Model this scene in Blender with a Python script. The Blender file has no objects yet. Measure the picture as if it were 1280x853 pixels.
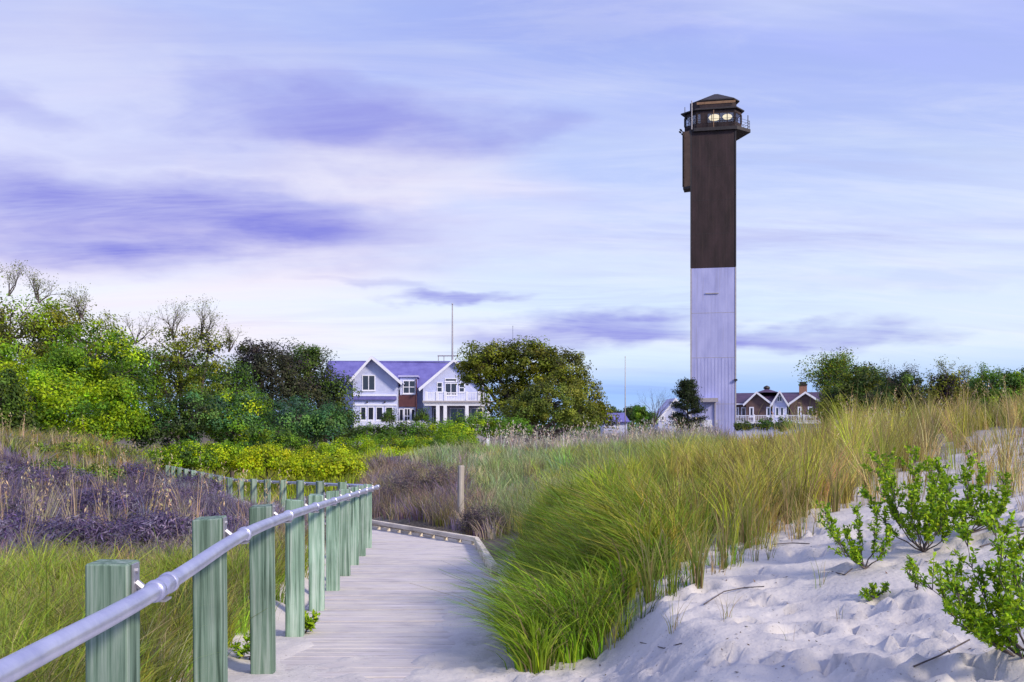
import bpy, bmesh, math, random
import numpy as np
from mathutils import Vector, Matrix

random.seed(7)
rng = np.random.default_rng(11)
sc = bpy.context.scene
col = sc.collection
R = math.radians

# ------------------------------------------------------------------ camera
EYE = 4.0                 # eye level above the flat land's datum
F, CX, HY = 1230.0, 640.0, 535.0      # focal length and horizon in photo pixels (1280 wide)
cam = bpy.data.cameras.new('camera')
cam.sensor_width = 36.0
cam.lens = 36.0 * F / 1280.0
cam.shift_y = (HY - 426.5) / 1280.0
cam.clip_start = 0.05
cam.clip_end = 9000.0
camo = bpy.data.objects.new('camera', cam)
camo.location = (0, 0, EYE)
camo.rotation_euler = (R(90), 0, 0)
col.objects.link(camo)
sc.camera = camo

# ------------------------------------------------------------------ view / render
vs = sc.view_settings
vs.view_transform = 'Standard'
vs.look = 'None'
vs.exposure = 0.9
vs.gamma = 1.0
sc.cycles.use_denoising = True
sc.cycles.max_bounces = 6
sc.cycles.diffuse_bounces = 3
sc.cycles.glossy_bounces = 3
sc.cycles.transmission_bounces = 4
sc.cycles.transparent_max_bounces = 8
sc.cycles.caustics_reflective = False
sc.cycles.caustics_refractive = False

# ------------------------------------------------------------------ sun
SUN_EL, SUN_AZ = 31.0, 128.0     # azimuth clockwise from the view direction (+Y): behind and to the right
sd = Vector((math.sin(R(SUN_AZ)) * math.cos(R(SUN_EL)), math.cos(R(SUN_AZ)) * math.cos(R(SUN_EL)), math.sin(R(SUN_EL))))
sl = bpy.data.lights.new('sun', 'SUN')
sl.energy = 2.4
sl.angle = R(9)
sl.color = (1.0, 0.86, 0.66)
so = bpy.data.objects.new('sun', sl)
so.rotation_euler = (-sd).to_track_quat('-Z', 'Y').to_euler()
so.location = (20, -40, 60)
col.objects.link(so)

# ------------------------------------------------------------------ world: sky with drifting stratus
def build_world():
    w = bpy.data.worlds.new('World'); sc.world = w; w.use_nodes = True
    nt = w.node_tree; nt.nodes.clear()
    N = lambda t: nt.nodes.new(t)
    L = lambda a, b: nt.links.new(a, b)
    def val(sock, v):
        if hasattr(v, 'is_linked') or hasattr(v, 'links'): L(v, sock)
        else: sock.default_value = v
    def m(op, a, b=0.0, c=None, clamp=False):
        n = N('ShaderNodeMath'); n.operation = op; n.use_clamp = clamp
        val(n.inputs[0], a); val(n.inputs[1], b)
        if c is not None: val(n.inputs[2], c)
        return n.outputs[0]
    def sstep(x, a, b):
        n = N('ShaderNodeMapRange'); n.interpolation_type = 'SMOOTHSTEP'
        val(n.inputs[0], x); n.inputs[1].default_value = a; n.inputs[2].default_value = b
        return n.outputs[0]
    def mix(f, a, b):
        n = N('ShaderNodeMix'); n.data_type = 'RGBA'
        val(n.inputs[0], f)
        for s, v in ((n.inputs[6], a), (n.inputs[7], b)):
            if isinstance(v, tuple): s.default_value = (*v, 1)
            else: L(v, s)
        return n.outputs[2]
    tc = N('ShaderNodeTexCoord').outputs['Generated']
    sep = N('ShaderNodeSeparateXYZ'); L(tc, sep.inputs[0])
    x, y, z = sep.outputs
    az = m('ARCTAN2', x, y)
    el = m('ARCSINE', z)
    zc = m('MAXIMUM', z, -0.02)
    den = m('ADD', zc, 0.16)
    cmb = N('ShaderNodeCombineXYZ'); L(m('DIVIDE', x, den), cmb.inputs[0]); L(m('DIVIDE', y, den), cmb.inputs[1])
    plan = cmb.outputs[0]
    def noise(vec, scale, detail, sx=1.0, sy=1.0, rough=.55, dist=0.0, off=(0, 0, 0), rot=0.0):
        mp = N('ShaderNodeMapping'); L(vec, mp.inputs[0]); mp.inputs['Scale'].default_value = (sx, sy, 1); mp.inputs['Location'].default_value = off
        mp.inputs['Rotation'].default_value = (0, 0, rot)
        n = N('ShaderNodeTexNoise'); L(mp.outputs[0], n.inputs['Vector'])
        n.inputs['Scale'].default_value = scale; n.inputs['Detail'].default_value = detail
        n.inputs['Roughness'].default_value = rough; n.inputs['Distortion'].default_value = dist
        return n
    n1 = noise(plan, .8, 6, .55, 1.5, .55, .6, (3.1, 1.7, 0), R(-8)).outputs[0]
    n2 = noise(plan, 2.2, 5, .4, 1.5, .6, .3, (7.3, 2.2, 0), R(-12)).outputs[0]
    n3 = noise(plan, 3.2, 9, .35, 1.3, .68, .8, (2.3, 9.2, 0), R(-10)).outputs[0]
    n4 = noise(plan, .55, 4, .7, 1.2, .5, .4, (5.3, 3.2, 0), R(-14)).outputs[0]
    cae = N('ShaderNodeCombineXYZ'); L(az, cae.inputs[0]); L(el, cae.inputs[1])
    nw = noise(cae.outputs[0], 5.0, 5, 1.0, 3.0, .55, .0, (1.3, 4.0, 0))
    # warp of the cloud coordinates
    sub = N('ShaderNodeVectorMath'); sub.operation = 'SUBTRACT'; L(nw.outputs['Color'], sub.inputs[0]); sub.inputs[1].default_value = (.5, .5, .5)
    mul = N('ShaderNodeVectorMath'); mul.operation = 'MULTIPLY'; L(sub.outputs[0], mul.inputs[0]); mul.inputs[1].default_value = (.34, .10, 0)
    add = N('ShaderNodeVectorMath'); add.operation = 'ADD'; L(cae.outputs[0], add.inputs[0]); L(mul.outputs[0], add.inputs[1])
    ae = add.outputs[0]
    def blob(px, py, hw, hh, s, tilt=0.0, vec=None):
        a = math.atan((px - CX) / F); e = math.atan((HY - py) / F * math.cos(a))
        mp = N('ShaderNodeMapping'); mp.vector_type = 'TEXTURE'; L(vec or ae, mp.inputs[0])
        mp.inputs['Location'].default_value = (a, e, 0); mp.inputs['Rotation'].default_value = (0, 0, tilt)
        mp.inputs['Scale'].default_value = (hw / F, hh / F, 1)
        ln = N('ShaderNodeVectorMath'); ln.operation = 'LENGTH'; L(mp.outputs[0], ln.inputs[0])
        n = N('ShaderNodeMapRange'); n.interpolation_type = 'SMOOTHSTEP'; L(ln.outputs['Value'], n.inputs[0])
        n.inputs[1].default_value = 1.25; n.inputs[2].default_value = 0.2
        n.inputs[4].default_value = s
        return n.outputs[0]
    sky = N('ShaderNodeTexSky'); sky.sky_type = 'NISHITA'; sky.sun_disc = False
    sky.sun_elevation = R(SUN_EL); sky.sun_rotation = R(SUN_AZ); sky.air_density = 1.0; sky.dust_density = .6; sky.ozone_density = 2.0
    K = 5.7           # cloud radiance relative to the background strength below
    c = lambda r, g, b: (r * K, g * K, b * K)
    # thin high veil, lavender aloft, paler and cooler towards the horizon
    veil = mix(sstep(el, .36, .08), c(.43, .49, .97), c(.72, .82, .98))
    veil = mix(m('MULTIPLY', sstep(n2, .42, .75), .45), veil, c(.86, .90, 1.0))
    glow = m('MAXIMUM', blob(60, 350, 620, 330, .75), m('MAXIMUM', blob(430, 215, 300, 60, .8), blob(60, 90, 260, 130, .55)))
    veil = mix(glow, veil, c(.93, .82, .90))
    veil = mix(m('MULTIPLY', m('MULTIPLY', sstep(n3, .44, .66), sstep(n4, .38, .62)), .36), veil, c(.50, .50, .80))
    veil = mix(m('MULTIPLY', sstep(n3, .52, .34), .20), veil, c(.93, .90, .98))
    cover = m('ADD', .70, m('MULTIPLY', sstep(n1, .35, .65), .28))
    base = mix(cover, sky.outputs[0], veil)
    # low blue bank along the horizon
    low = m('MULTIPLY', sstep(el, .085, .03), m('ADD', .45, m('MULTIPLY', n1, .7)), clamp=True)
    base = mix(low, base, c(.30, .52, .98))
    # darker stratus patches
    dark = None
    for b in [(200, 272, 390, 66, 1.0, -.04), (400, 290, 160, 30, .6, -.1), (10, 235, 220, 40, .55, 0), (400, 152, 230, 56, .75, -.05), (600, 150, 90, 24, .40, .1), (20, 130, 120, 22, .42, 0), (250, 190, 260, 26, .25, 0),
              (575, 378, 100, 11, .85, .05), (790, 420, 130, 30, .85, .0), (1020, 420, 130, 19, .80, .02), (690, 440, 120, 22, .5, 0), (300, 60, 420, 34, .16, 0),
              (700, 20, 260, 40, .18, .1), (430, 365, 160, 10, .30, -.06), (1150, 350, 260, 14, .16, 0)]:
        o = blob(*b[:5], tilt=b[5])
        dark = o if dark is None else m('MAXIMUM', dark, o)
    dark = m('MAXIMUM', dark, m('MULTIPLY', sstep(n1, .56, .74), .35))
    dark = m('MULTIPLY', dark, m('ADD', .55, m('MULTIPLY', sstep(n2, .28, .62), .45)))
    dark = m('MULTIPLY', dark, m('ADD', .86, m('MULTIPLY', sstep(n3, .34, .62), .26)), clamp=True)
    base = mix(dark, base, c(.25, .26, .74))
    bg = N('ShaderNodeBackground'); L(base, bg.inputs[0]); bg.inputs[1].default_value = .1
    out = N('ShaderNodeOutputWorld'); L(bg.outputs[0], out.inputs[0])
build_world()

# ------------------------------------------------------------------ small helpers
def W(px, py, d):
    return Vector(((px - CX) / F * d, d, EYE + (HY - py) / F * d))

def tag(o, label=None, cat=None, group=None, kind=None):
    if label: o['label'] = label
    if cat: o['category'] = cat
    if group: o['group'] = group
    if kind: o['kind'] = kind
    return o

def empty(name, loc, rz=0.0):
    o = bpy.data.objects.new(name, None); col.objects.link(o)
    o.location = loc; o.rotation_euler = (0, 0, rz); o.empty_display_size = .2
    return o

def link(name, me, mat, parent=None):
    o = bpy.data.objects.new(name, me); col.objects.link(o)
    if mat is not None and not me.materials: me.materials.append(mat)
    if parent is not None: o.parent = parent
    return o

class MB:
    def __init__(s): s.v = []; s.f = []
    def quadbox(s, pts):            # 8 points: bottom 4 (ccw), top 4
        b = len(s.v); s.v += [tuple(p) for p in pts]
        s.f += [(b+3, b+2, b+1, b), (b+4, b+5, b+6, b+7)] + [(b+i, b+(i+1) % 4, b+4+(i+1) % 4, b+4+i) for i in range(4)]
        return s
    def box(s, x0, y0, z0, x1, y1, z1):
        return s.quadbox([(x0,y0,z0),(x1,y0,z0),(x1,y1,z0),(x0,y1,z0),(x0,y0,z1),(x1,y0,z1),(x1,y1,z1),(x0,y1,z1)])
    def tube(s, pts, r, n=10, caps=True):
        pts = [Vector(p) for p in pts]; rs = r if isinstance(r, (list, tuple)) else [r] * len(pts)
        b = len(s.v)
        for i, p in enumerate(pts):
            t = (pts[min(i+1, len(pts)-1)] - pts[max(i-1, 0)]).normalized()
            u = t.cross(Vector((0, 0, 1)) if abs(t.z) < .95 else Vector((1, 0, 0))).normalized(); w = t.cross(u)
            for k in range(n):
                a = 2 * math.pi * k / n
                s.v.append(tuple(p + (u * math.cos(a) + w * math.sin(a)) * rs[i]))
        for i in range(len(pts)-1):
            for k in range(n):
                a0 = b+i*n+k; a1 = b+i*n+(k+1) % n
                s.f.append((a0, a1, a1+n, a0+n))
        if caps:
            s.f.append(tuple(b+k for k in reversed(range(n)))); s.f.append(tuple(b+(len(pts)-1)*n+k for k in range(n)))
        return s
    def prism(s, poly, axis, a, c):   # extrude a 2-D polygon between a and c along 'x','y' or 'z'
        mk = {'x': lambda p, h: (h, p[0], p[1]), 'y': lambda p, h: (p[0], h, p[1]), 'z': lambda p, h: (p[0], p[1], h)}[axis]
        b = len(s.v); n = len(poly)
        s.v += [mk(p, a) for p in poly] + [mk(p, c) for p in poly]
        s.f += [tuple(b+i for i in reversed(range(n))), tuple(b+n+i for i in range(n))]
        s.f += [(b+i, b+(i+1) % n, b+n+(i+1) % n, b+n+i) for i in range(n)]
        return s
    def mesh(s, name='m', smooth=False, bevel=0.0):
        me = bpy.data.meshes.new(name); me.from_pydata(s.v, [], s.f)
        bm = bmesh.new(); bm.from_mesh(me)
        bmesh.ops.recalc_face_normals(bm, faces=bm.faces)
        if bevel > 0:
            bmesh.ops.bevel(bm, geom=list(bm.edges), offset=bevel, segments=1, affect='EDGES', profile=.5)
        bm.to_mesh(me); bm.free()
        if smooth:
            me.polygons.foreach_set('use_smooth', [True] * len(me.polygons))
        return me
    def build(s, name, mat, parent=None, smooth=False, bevel=0.0):
        return link(name, s.mesh(name, smooth, bevel), mat, parent)

# ------------------------------------------------------------------ materials
def mat_new(name):
    m = bpy.data.materials.new(name); m.use_nodes = True
    nt = m.node_tree
    return m, nt, nt.nodes['Principled BSDF']

def noise_mat(name, c1, c2, scale=6.0, rough=.7, bump=0.0, bscale=40.0, stretch=(1, 1, 1), metal=0.0, detail=6, c3=None, coat=0.0, spec=None):
    m, nt, b = mat_new(name)
    tc = nt.nodes.new('ShaderNodeTexCoord'); mp = nt.nodes.new('ShaderNodeMapping'); mp.inputs['Scale'].default_value = stretch
    nt.links.new(tc.outputs['Object'], mp.inputs[0])
    n = nt.nodes.new('ShaderNodeTexNoise'); n.inputs['Scale'].default_value = scale; n.inputs['Detail'].default_value = detail; n.inputs['Roughness'].default_value = .6
    nt.links.new(mp.outputs[0], n.inputs['Vector'])
    r = nt.nodes.new('ShaderNodeValToRGB'); e = r.color_ramp.elements
    e[0].position = .32; e[0].color = (*c1, 1); e[1].position = .68; e[1].color = (*c2, 1)
    if c3:
        k = r.color_ramp.elements.new(.82); k.color = (*c3, 1)
    nt.links.new(n.outputs[0], r.inputs[0]); nt.links.new(r.outputs[0], b.inputs['Base Color'])
    b.inputs['Roughness'].default_value = rough; b.inputs['Metallic'].default_value = metal
    if spec is not None: b.inputs['Specular IOR Level'].default_value = spec
    if bump:
        n2 = nt.nodes.new('ShaderNodeTexNoise'); n2.inputs['Scale'].default_value = bscale; n2.inputs['Detail'].default_value = 4
        nt.links.new(mp.outputs[0], n2.inputs['Vector'])
        bp = nt.nodes.new('ShaderNodeBump'); bp.inputs['Strength'].default_value = bump; bp.inputs['Distance'].default_value = .02
        nt.links.new(n2.outputs[0], bp.inputs['Height']); nt.links.new(bp.outputs[0], b.inputs['Normal'])
    return m

def wood_mat(name, c1, c2, c3, axis=2, var=.24, dust=None, bump=.55):
    """weathered timber: grain along one local axis, darker checks, slight tone change from piece to piece"""
    m, nt, b = mat_new(name); N = nt.nodes.new; L = nt.links.new
    tc = N('ShaderNodeTexCoord'); oi = N('ShaderNodeObjectInfo')
    mp = N('ShaderNodeMapping'); s = [30, 30, 30]; s[axis] = .9; mp.inputs['Scale'].default_value = s
    off = N('ShaderNodeVectorMath'); off.operation = 'ADD'; L(tc.outputs['Object'], off.inputs[0])
    sc3 = N('ShaderNodeVectorMath'); sc3.operation = 'SCALE'; sc3.inputs['Scale'].default_value = 37.0
    cb = N('ShaderNodeCombineXYZ'); L(oi.outputs['Random'], cb.inputs[0]); L(oi.outputs['Random'], cb.inputs[1]); L(oi.outputs['Random'], cb.inputs[2])
    L(cb.outputs[0], sc3.inputs[0]); L(sc3.outputs[0], off.inputs[1]); L(off.outputs[0], mp.inputs[0])
    n = N('ShaderNodeTexNoise'); n.inputs['Scale'].default_value = 1.0; n.inputs['Detail'].default_value = 8; n.inputs['Roughness'].default_value = .65; n.inputs['Distortion'].default_value = .5
    L(mp.outputs[0], n.inputs['Vector'])
    r = N('ShaderNodeValToRGB'); e = r.color_ramp.elements
    e[0].position = .36; e[0].color = (*c1, 1); e[1].position = .49; e[1].color = (*c2, 1)
    k = r.color_ramp.elements.new(.64); k.color = (*c3, 1)
    L(n.outputs[0], r.inputs[0])
    n3 = N('ShaderNodeTexNoise'); n3.inputs['Scale'].default_value = 2.3; n3.inputs['Detail'].default_value = 3; L(off.outputs[0], n3.inputs['Vector'])
    hs = N('ShaderNodeHueSaturation')
    va = N('ShaderNodeMapRange'); va.inputs[3].default_value = 1 - var; va.inputs[4].default_value = 1 + var; L(oi.outputs['Random'], va.inputs[0])
    va2 = N('ShaderNodeMath'); va2.operation = 'MULTIPLY'; L(va.outputs[0], va2.inputs[0])
    va3 = N('ShaderNodeMapRange'); va3.inputs[1].default_value = .3; va3.inputs[2].default_value = .7; va3.inputs[3].default_value = .78; va3.inputs[4].default_value = 1.15; L(n3.outputs[0], va3.inputs[0]); L(va3.outputs[0], va2.inputs[1])
    L(va2.outputs[0], hs.inputs['Value']); L(r.outputs[0], hs.inputs['Color']); 
    last = hs.outputs[0]
    if dust:
        geo = N('ShaderNodeNewGeometry'); nd = N('ShaderNodeTexNoise'); nd.inputs['Scale'].default_value = 2.4; nd.inputs['Detail'].default_value = 9; nd.inputs['Roughness'].default_value = .7; L(geo.outputs['Position'], nd.inputs['Vector'])
        rd = N('ShaderNodeMapRange'); rd.inputs[1].default_value = .40; rd.inputs[2].default_value = .60; rd.inputs[3].default_value = .08; rd.inputs[4].default_value = .85; L(nd.outputs[0], rd.inputs[0])
        mx = N('ShaderNodeMix'); mx.data_type = 'RGBA'; L(rd.outputs[0], mx.inputs[0]); L(last, mx.inputs[6]); mx.inputs[7].default_value = (*dust, 1); last = mx.outputs[2]
    L(last, b.inputs['Base Color'])
    b.inputs['Roughness'].default_value = .8; b.inputs['Specular IOR Level'].default_value = .25
    if axis == 2:
        mpc = N('ShaderNodeMapping'); mpc.inputs['Scale'].default_value = (26, 26, .55); L(off.outputs[0], mpc.inputs[0])
        nc = N('ShaderNodeTexNoise'); nc.inputs['Scale'].default_value = 1.3; nc.inputs['Detail'].default_value = 3; L(mpc.outputs[0], nc.inputs['Vector'])
        rc = N('ShaderNodeMapRange'); rc.inputs[1].default_value = .64; rc.inputs[2].default_value = .70; rc.inputs[3].default_value = 0; rc.inputs[4].default_value = .8; L(nc.outputs[0], rc.inputs[0])
        mc = N('ShaderNodeMix'); mc.data_type = 'RGBA'; L(rc.outputs[0], mc.inputs[0]); L(last, mc.inputs[6]); mc.inputs[7].default_value = (c1[0] * .4, c1[1] * .4, c1[2] * .4, 1); L(mc.outputs[2], b.inputs['Base Color'])
    bp = N('ShaderNodeBump'); bp.inputs['Strength'].default_value = bump; bp.inputs['Distance'].default_value = .006
    L(n.outputs[0], bp.inputs['Height']); L(bp.outputs[0], b.inputs['Normal'])
    return m

def leaf_mat(name, trans=.45, rough=.5, spec=.3):
    """colour comes from the blade's or leaf's own 'Col' attribute"""
    m, nt, b = mat_new(name); N = nt.nodes.new; L = nt.links.new
    at = N('ShaderNodeAttribute'); at.attribute_name = 'Col'
    L(at.outputs['Color'], b.inputs['Base Color'])
    b.inputs['Roughness'].default_value = rough; b.inputs['Specular IOR Level'].default_value = spec
    t = N('ShaderNodeBsdfTranslucent'); L(at.outputs['Color'], t.inputs[0])
    mx = N('ShaderNodeMixShader'); mx.inputs[0].default_value = trans
    L(b.outputs[0], mx.inputs[1]); L(t.outputs[0], mx.inputs[2])
    L(mx.outputs[0], nt.nodes['Material Output'].inputs[0])
    return m

def plain(name, c, rough=.6, metal=0.0, emit=0.0, spec=.5):
    m, nt, b = mat_new(name)
    b.inputs['Base Color'].default_value = (*c, 1); b.inputs['Roughness'].default_value = rough; b.inputs['Metallic'].default_value = metal
    b.inputs['Specular IOR Level'].default_value = spec
    if emit:
        b.inputs['Emission Color'].default_value = (*c, 1); b.inputs['Emission Strength'].default_value = emit
    return m

M = {}
M['leaf'] = leaf_mat('leaf', .35, .55, .25)
M['blade'] = leaf_mat('grass_blade', .35, .6, .2)
M['bark'] = noise_mat('bark', (.05, .04, .045), (.13, .105, .10), 9, .9, .4, 30, (1, 1, .25))
M['twig'] = noise_mat('twig_bark', (.12, .09, .07), (.22, .17, .13), 9, .9)
M['post'] = wood_mat('treated_green_timber', (.05, .095, .07), (.19, .30, .24), (.36, .46, .42), 2, .30)
M['plank'] = wood_mat('weathered_deck_plank', (.32, .295, .32), (.50, .47, .50), (.60, .57, .60), 0, .10, (.56, .53, .51), .35)
M['kerb'] = wood_mat('kerb_timber', (.46, .40, .32), (.68, .61, .51), (.76, .69, .60), 0, .08)
M['greypost'] = wood_mat('grey_post_timber', (.16, .14, .13), (.36, .33, .31), (.48, .45, .42), 2)
M['steel'] = noise_mat('galvanised_steel', (.34, .36, .56), (.54, .56, .74), 6, .34, .08, 60, (1, 1, 1), .6)
M['bracket'] = noise_mat('galvanised_bracket', (.36, .36, .42), (.52, .52, .58), 20, .5, 0, 1, (1, 1, 1), .8)

# ------------------------------------------------------------------ terrain
# boardwalk geometry (two straight runs with a bend), heights relative to EYE
P1a = Vector((-1.10, 0.0)); P1b = Vector((-2.515, 17.45))        # post line of the near run
D1 = (P1b - P1a).normalized(); N1 = Vector((D1.y, -D1.x))        # N1 points to the right, onto the deck
D2 = Vector((-.46, .888)); N2 = Vector((.888, .46))
LEN2 = 25.0
WID = 1.95
def deck_z(d):                       # z relative to EYE as a function of depth
    d = np.asarray(d, float)
    z = -(1.335 + .0423 * d)
    return np.where(d > 28, -(1.335 + .0423 * 28) - .004 * (d - 28), z)

CTRL = [  # (px, py, depth)
 (640,853,5.3),(1000,853,4.6),(1280,853,4.0),(1240,790,4.8),(800,760,6.6),(900,700,7.8),(1060,640,9.5),(1280,560,13.5),(1155,692,6.8),(1280,690,6.3),(1280,620,9.0),
 (1080,700,6.9),(640,835,5.5),(1280,532,25),(1110,552,22),(900,584,20),(1000,572,20),(900,562,35),(760,622,14),(700,568,45),(760,562,60),(870,556,60),(1050,556,50),(1280,545,50),
 (605,672,18.5),(540,640,24.5),(600,606,28),(560,575,40),(460,592,38),(480,575,50),(330,600,50),(330,575,70),(700,652,13),(650,690,10.5),(635,740,8.5),
 (60,853,5.5),(100,800,7),(250,760,8.5),(60,720,11),(250,690,13.5),(60,672,15),(60,620,20),(60,572,26),(180,596,27),(250,625,22),(330,645,22),(0,563,24),(120,566,30),
 (100,580,48),(300,645,28),(210,618,37),(0,590,60),(440,655,24),(420,650,21),(-300,590,24),(-300,690,13),(-300,900,5),(1600,480,14),(1600,620,6),(1600,520,30),(1600,900,3.4),(-300,600,50),
 (640,1030,3.0),(300,1030,3.0),(1000,1000,3.0),(980,745,6.4),(400,590,60),(600,572,62),
]
_cp = np.array(CTRL, float)
_cz = (HY - _cp[:, 1]) / F * _cp[:, 2]
def _uv(px, d): return np.stack([px / 230.0, np.log2(d) * 1.7], -1)
_cu = _uv(_cp[:, 0], _cp[:, 2])
def _ker(a, b):
    r2 = ((a[:, None, :] - b[None, :, :]) ** 2).sum(-1)
    return np.sqrt(r2 + .12)
_A = np.zeros((len(_cp) + 1,) * 2); _A[:-1, :-1] = -_ker(_cu, _cu) + 0.02 * -np.eye(len(_cp)); _A[-1, :-1] = 1; _A[:-1, -1] = 1
_wt = np.linalg.solve(_A, np.append(_cz, 0.0))

def vnoise(x, y, seed=0):
    xi = np.floor(x).astype(np.int64); yi = np.floor(y).astype(np.int64); fx = x - xi; fy = y - yi
    def h(a, b):
        n = (a * 374761393 + b * 668265263 + seed * 1442695041) & 0xffffffff
        n = ((n ^ (n >> 13)) * 1274126177) & 0xffffffff
        return ((n ^ (n >> 16)) & 0xffff) / 65535.0
    sx = fx * fx * (3 - 2 * fx); sy = fy * fy * (3 - 2 * fy)
    return (h(xi, yi) * (1-sx) + h(xi+1, yi) * sx) * (1-sy) + (h(xi, yi+1) * (1-sx) + h(xi+1, yi+1) * sx) * sy
def fbm(x, y, seed=0, o=4):
    s = 0; a = .5
    for i in range(o):
        s = s + a * (vnoise(x * 2**i, y * 2**i, seed + i) - .5); a *= .5
    return s
def sst(x, a, b):
    t = np.clip((x - a) / (b - a), 0, 1); return t * t * (3 - 2 * t)

def deck_coords(X, Y):
    """signed lateral offset from the post line (positive = on the deck) and on-run masks for both runs"""
    s1 = (X - P1a.x) * N1.x + (Y - P1a.y) * N1.y; t1 = (X - P1a.x) * D1.x + (Y - P1a.y) * D1.y
    s2 = (X - P1b.x) * N2.x + (Y - P1b.y) * N2.y; t2 = (X - P1b.x) * D2.x + (Y - P1b.y) * D2.y
    return s1, t1, s2, t2
T1 = (P1b - P1a).length

_fp = []     # foot prints and wind pits in the bare sand
_r = random.Random(5)
for i in range(330):
    px = _r.uniform(600, 1330); d = _r.uniform(3.6, 8.6)
    _fp.append(((px - CX) / F * d, d, _r.uniform(.05, .14), _r.uniform(0, 3.14), _r.uniform(.02, .065)))
for i in range(120):
    d = _r.uniform(4.6, 13); _fp.append((-.081 * d - .0 + _r.uniform(-.9, .35), d, _r.uniform(.06, .11), _r.uniform(-.3, .3) + 1.57, _r.uniform(.012, .03)))

def height(X, Y):
    X = np.asarray(X, float); Y = np.asarray(Y, float); sh = X.shape
    X = X.ravel(); Y = Y.ravel()
    d = np.clip(Y, 2.6, 5000)
    px = np.clip(X / d, -.95, .95) * F + CX
    u = _uv(px, np.minimum(d, 90))
    z = np.empty_like(X)
    for i in range(0, len(X), 20000):
        z[i:i+20000] = -_ker(u[i:i+20000], _cu) @ _wt[:-1] + _wt[-1]
    far = sst(d, 62, 95); z = z * (1 - far) + (-2.55) * far
    z = z + fbm(X * .35, Y * .35, 3) * .28 * sst(d, 9, 20) * (1 - far)
    # bare-sand relief close to the camera
    near = 1 - sst(d, 12, 18)
    z = z + near * (fbm(X * 1.1 + Y * .3, Y * 1.5, 21, 3) * .16 + fbm(X * 2.2 + Y * 2.6, Y * 4.5, 9, 3) * .065)
    m = (d < 14) & (np.abs(X) < 9)
    xs, ys = X[m], Y[m]; dz = np.zeros_like(xs)
    for (fx, fy, r, a, dep) in _fp:
        k = (np.abs(xs - fx) < 3 * r) & (np.abs(ys - fy) < 3 * r)
        if not k.any(): continue
        ax = (xs[k] - fx) * math.cos(a) + (ys[k] - fy) * math.sin(a); ay = -(xs[k] - fx) * math.sin(a) + (ys[k] - fy) * math.cos(a)
        q = (ax / r) ** 2 + (ay / (r * .55)) ** 2
        dz[k] += -dep * np.exp(-q ** 1.6 * 1.3) + dep * .5 * np.exp(-(np.sqrt(q) - 1.4) ** 2 * 8)
    z[m] += dz
    # boardwalk bed
    s1, t1, s2, t2 = deck_coords(X, Y)
    dz_ = deck_z(Y)
    w1 = sst(s1, -.75, -.12) * (1 - sst(s1, WID + .1, WID + .75)) * (1 - sst(t1, T1 - .3, T1 + .8))
    w2 = sst(s2, -.75, -.12) * (1 - sst(s2, WID - .05, WID + .6)) * sst(t2, -1.6, -.2) * (1 - sst(t2, LEN2 - 2, LEN2 + 2))
    w = np.maximum(w1, w2)
    nz = fbm(X * 1.7, Y * 1.3, 33, 4)
    cover = np.maximum(sst(s1 + nz * 1.1, .75, 1.3) * (1 - sst(Y, 9.5, 14)), 1 - sst(Y + nz * 3.0, 6.2, 8.2))
    cover = np.maximum(cover, (1 - sst(s1 + nz * .5, .05, .5)) * (1 - sst(Y, 7.4, 9.6)))
    cover = np.clip(cover, 0, 1) * (t1 < T1)
    small = fbm(X * 7, Y * 7, 71, 3) * .03
    bed = dz_ - .11 + cover * (.125 + small + np.maximum(0, s1 - 1.3) * .06)
    prints = np.zeros_like(z); prints[m] = dz
    bed = bed + prints * cover * .8
    z = z * (1 - w) + bed * w
    return (z + EYE).reshape(sh)

def hz(X, Y): return float(height(np.array([X]), np.array([Y]))[0])
def hit(px, py, d0=2.8, d1=90):
    ds = np.exp(np.linspace(math.log(d0), math.log(d1), 900))
    zz = height((px - CX) / F * ds, ds); ray = EYE + (HY - py) / F * ds
    k = np.argmax(zz >= ray)
    if zz[k] < ray[k]: k = len(ds) - 1
    return Vector(((px - CX) / F * ds[k], ds[k], zz[k]))

def graded(a, b, step, lo, hi, g=1.07):
    c = list(np.arange(a, b, step)); s = step; x = c[0]; left = []
    while x > lo: s *= g; x -= s; left.append(x)
    s = step; x = c[-1]; right = []
    while x < hi: s *= g; x += s; right.append(x)
    return np.array(left[::-1] + c + right)

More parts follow.
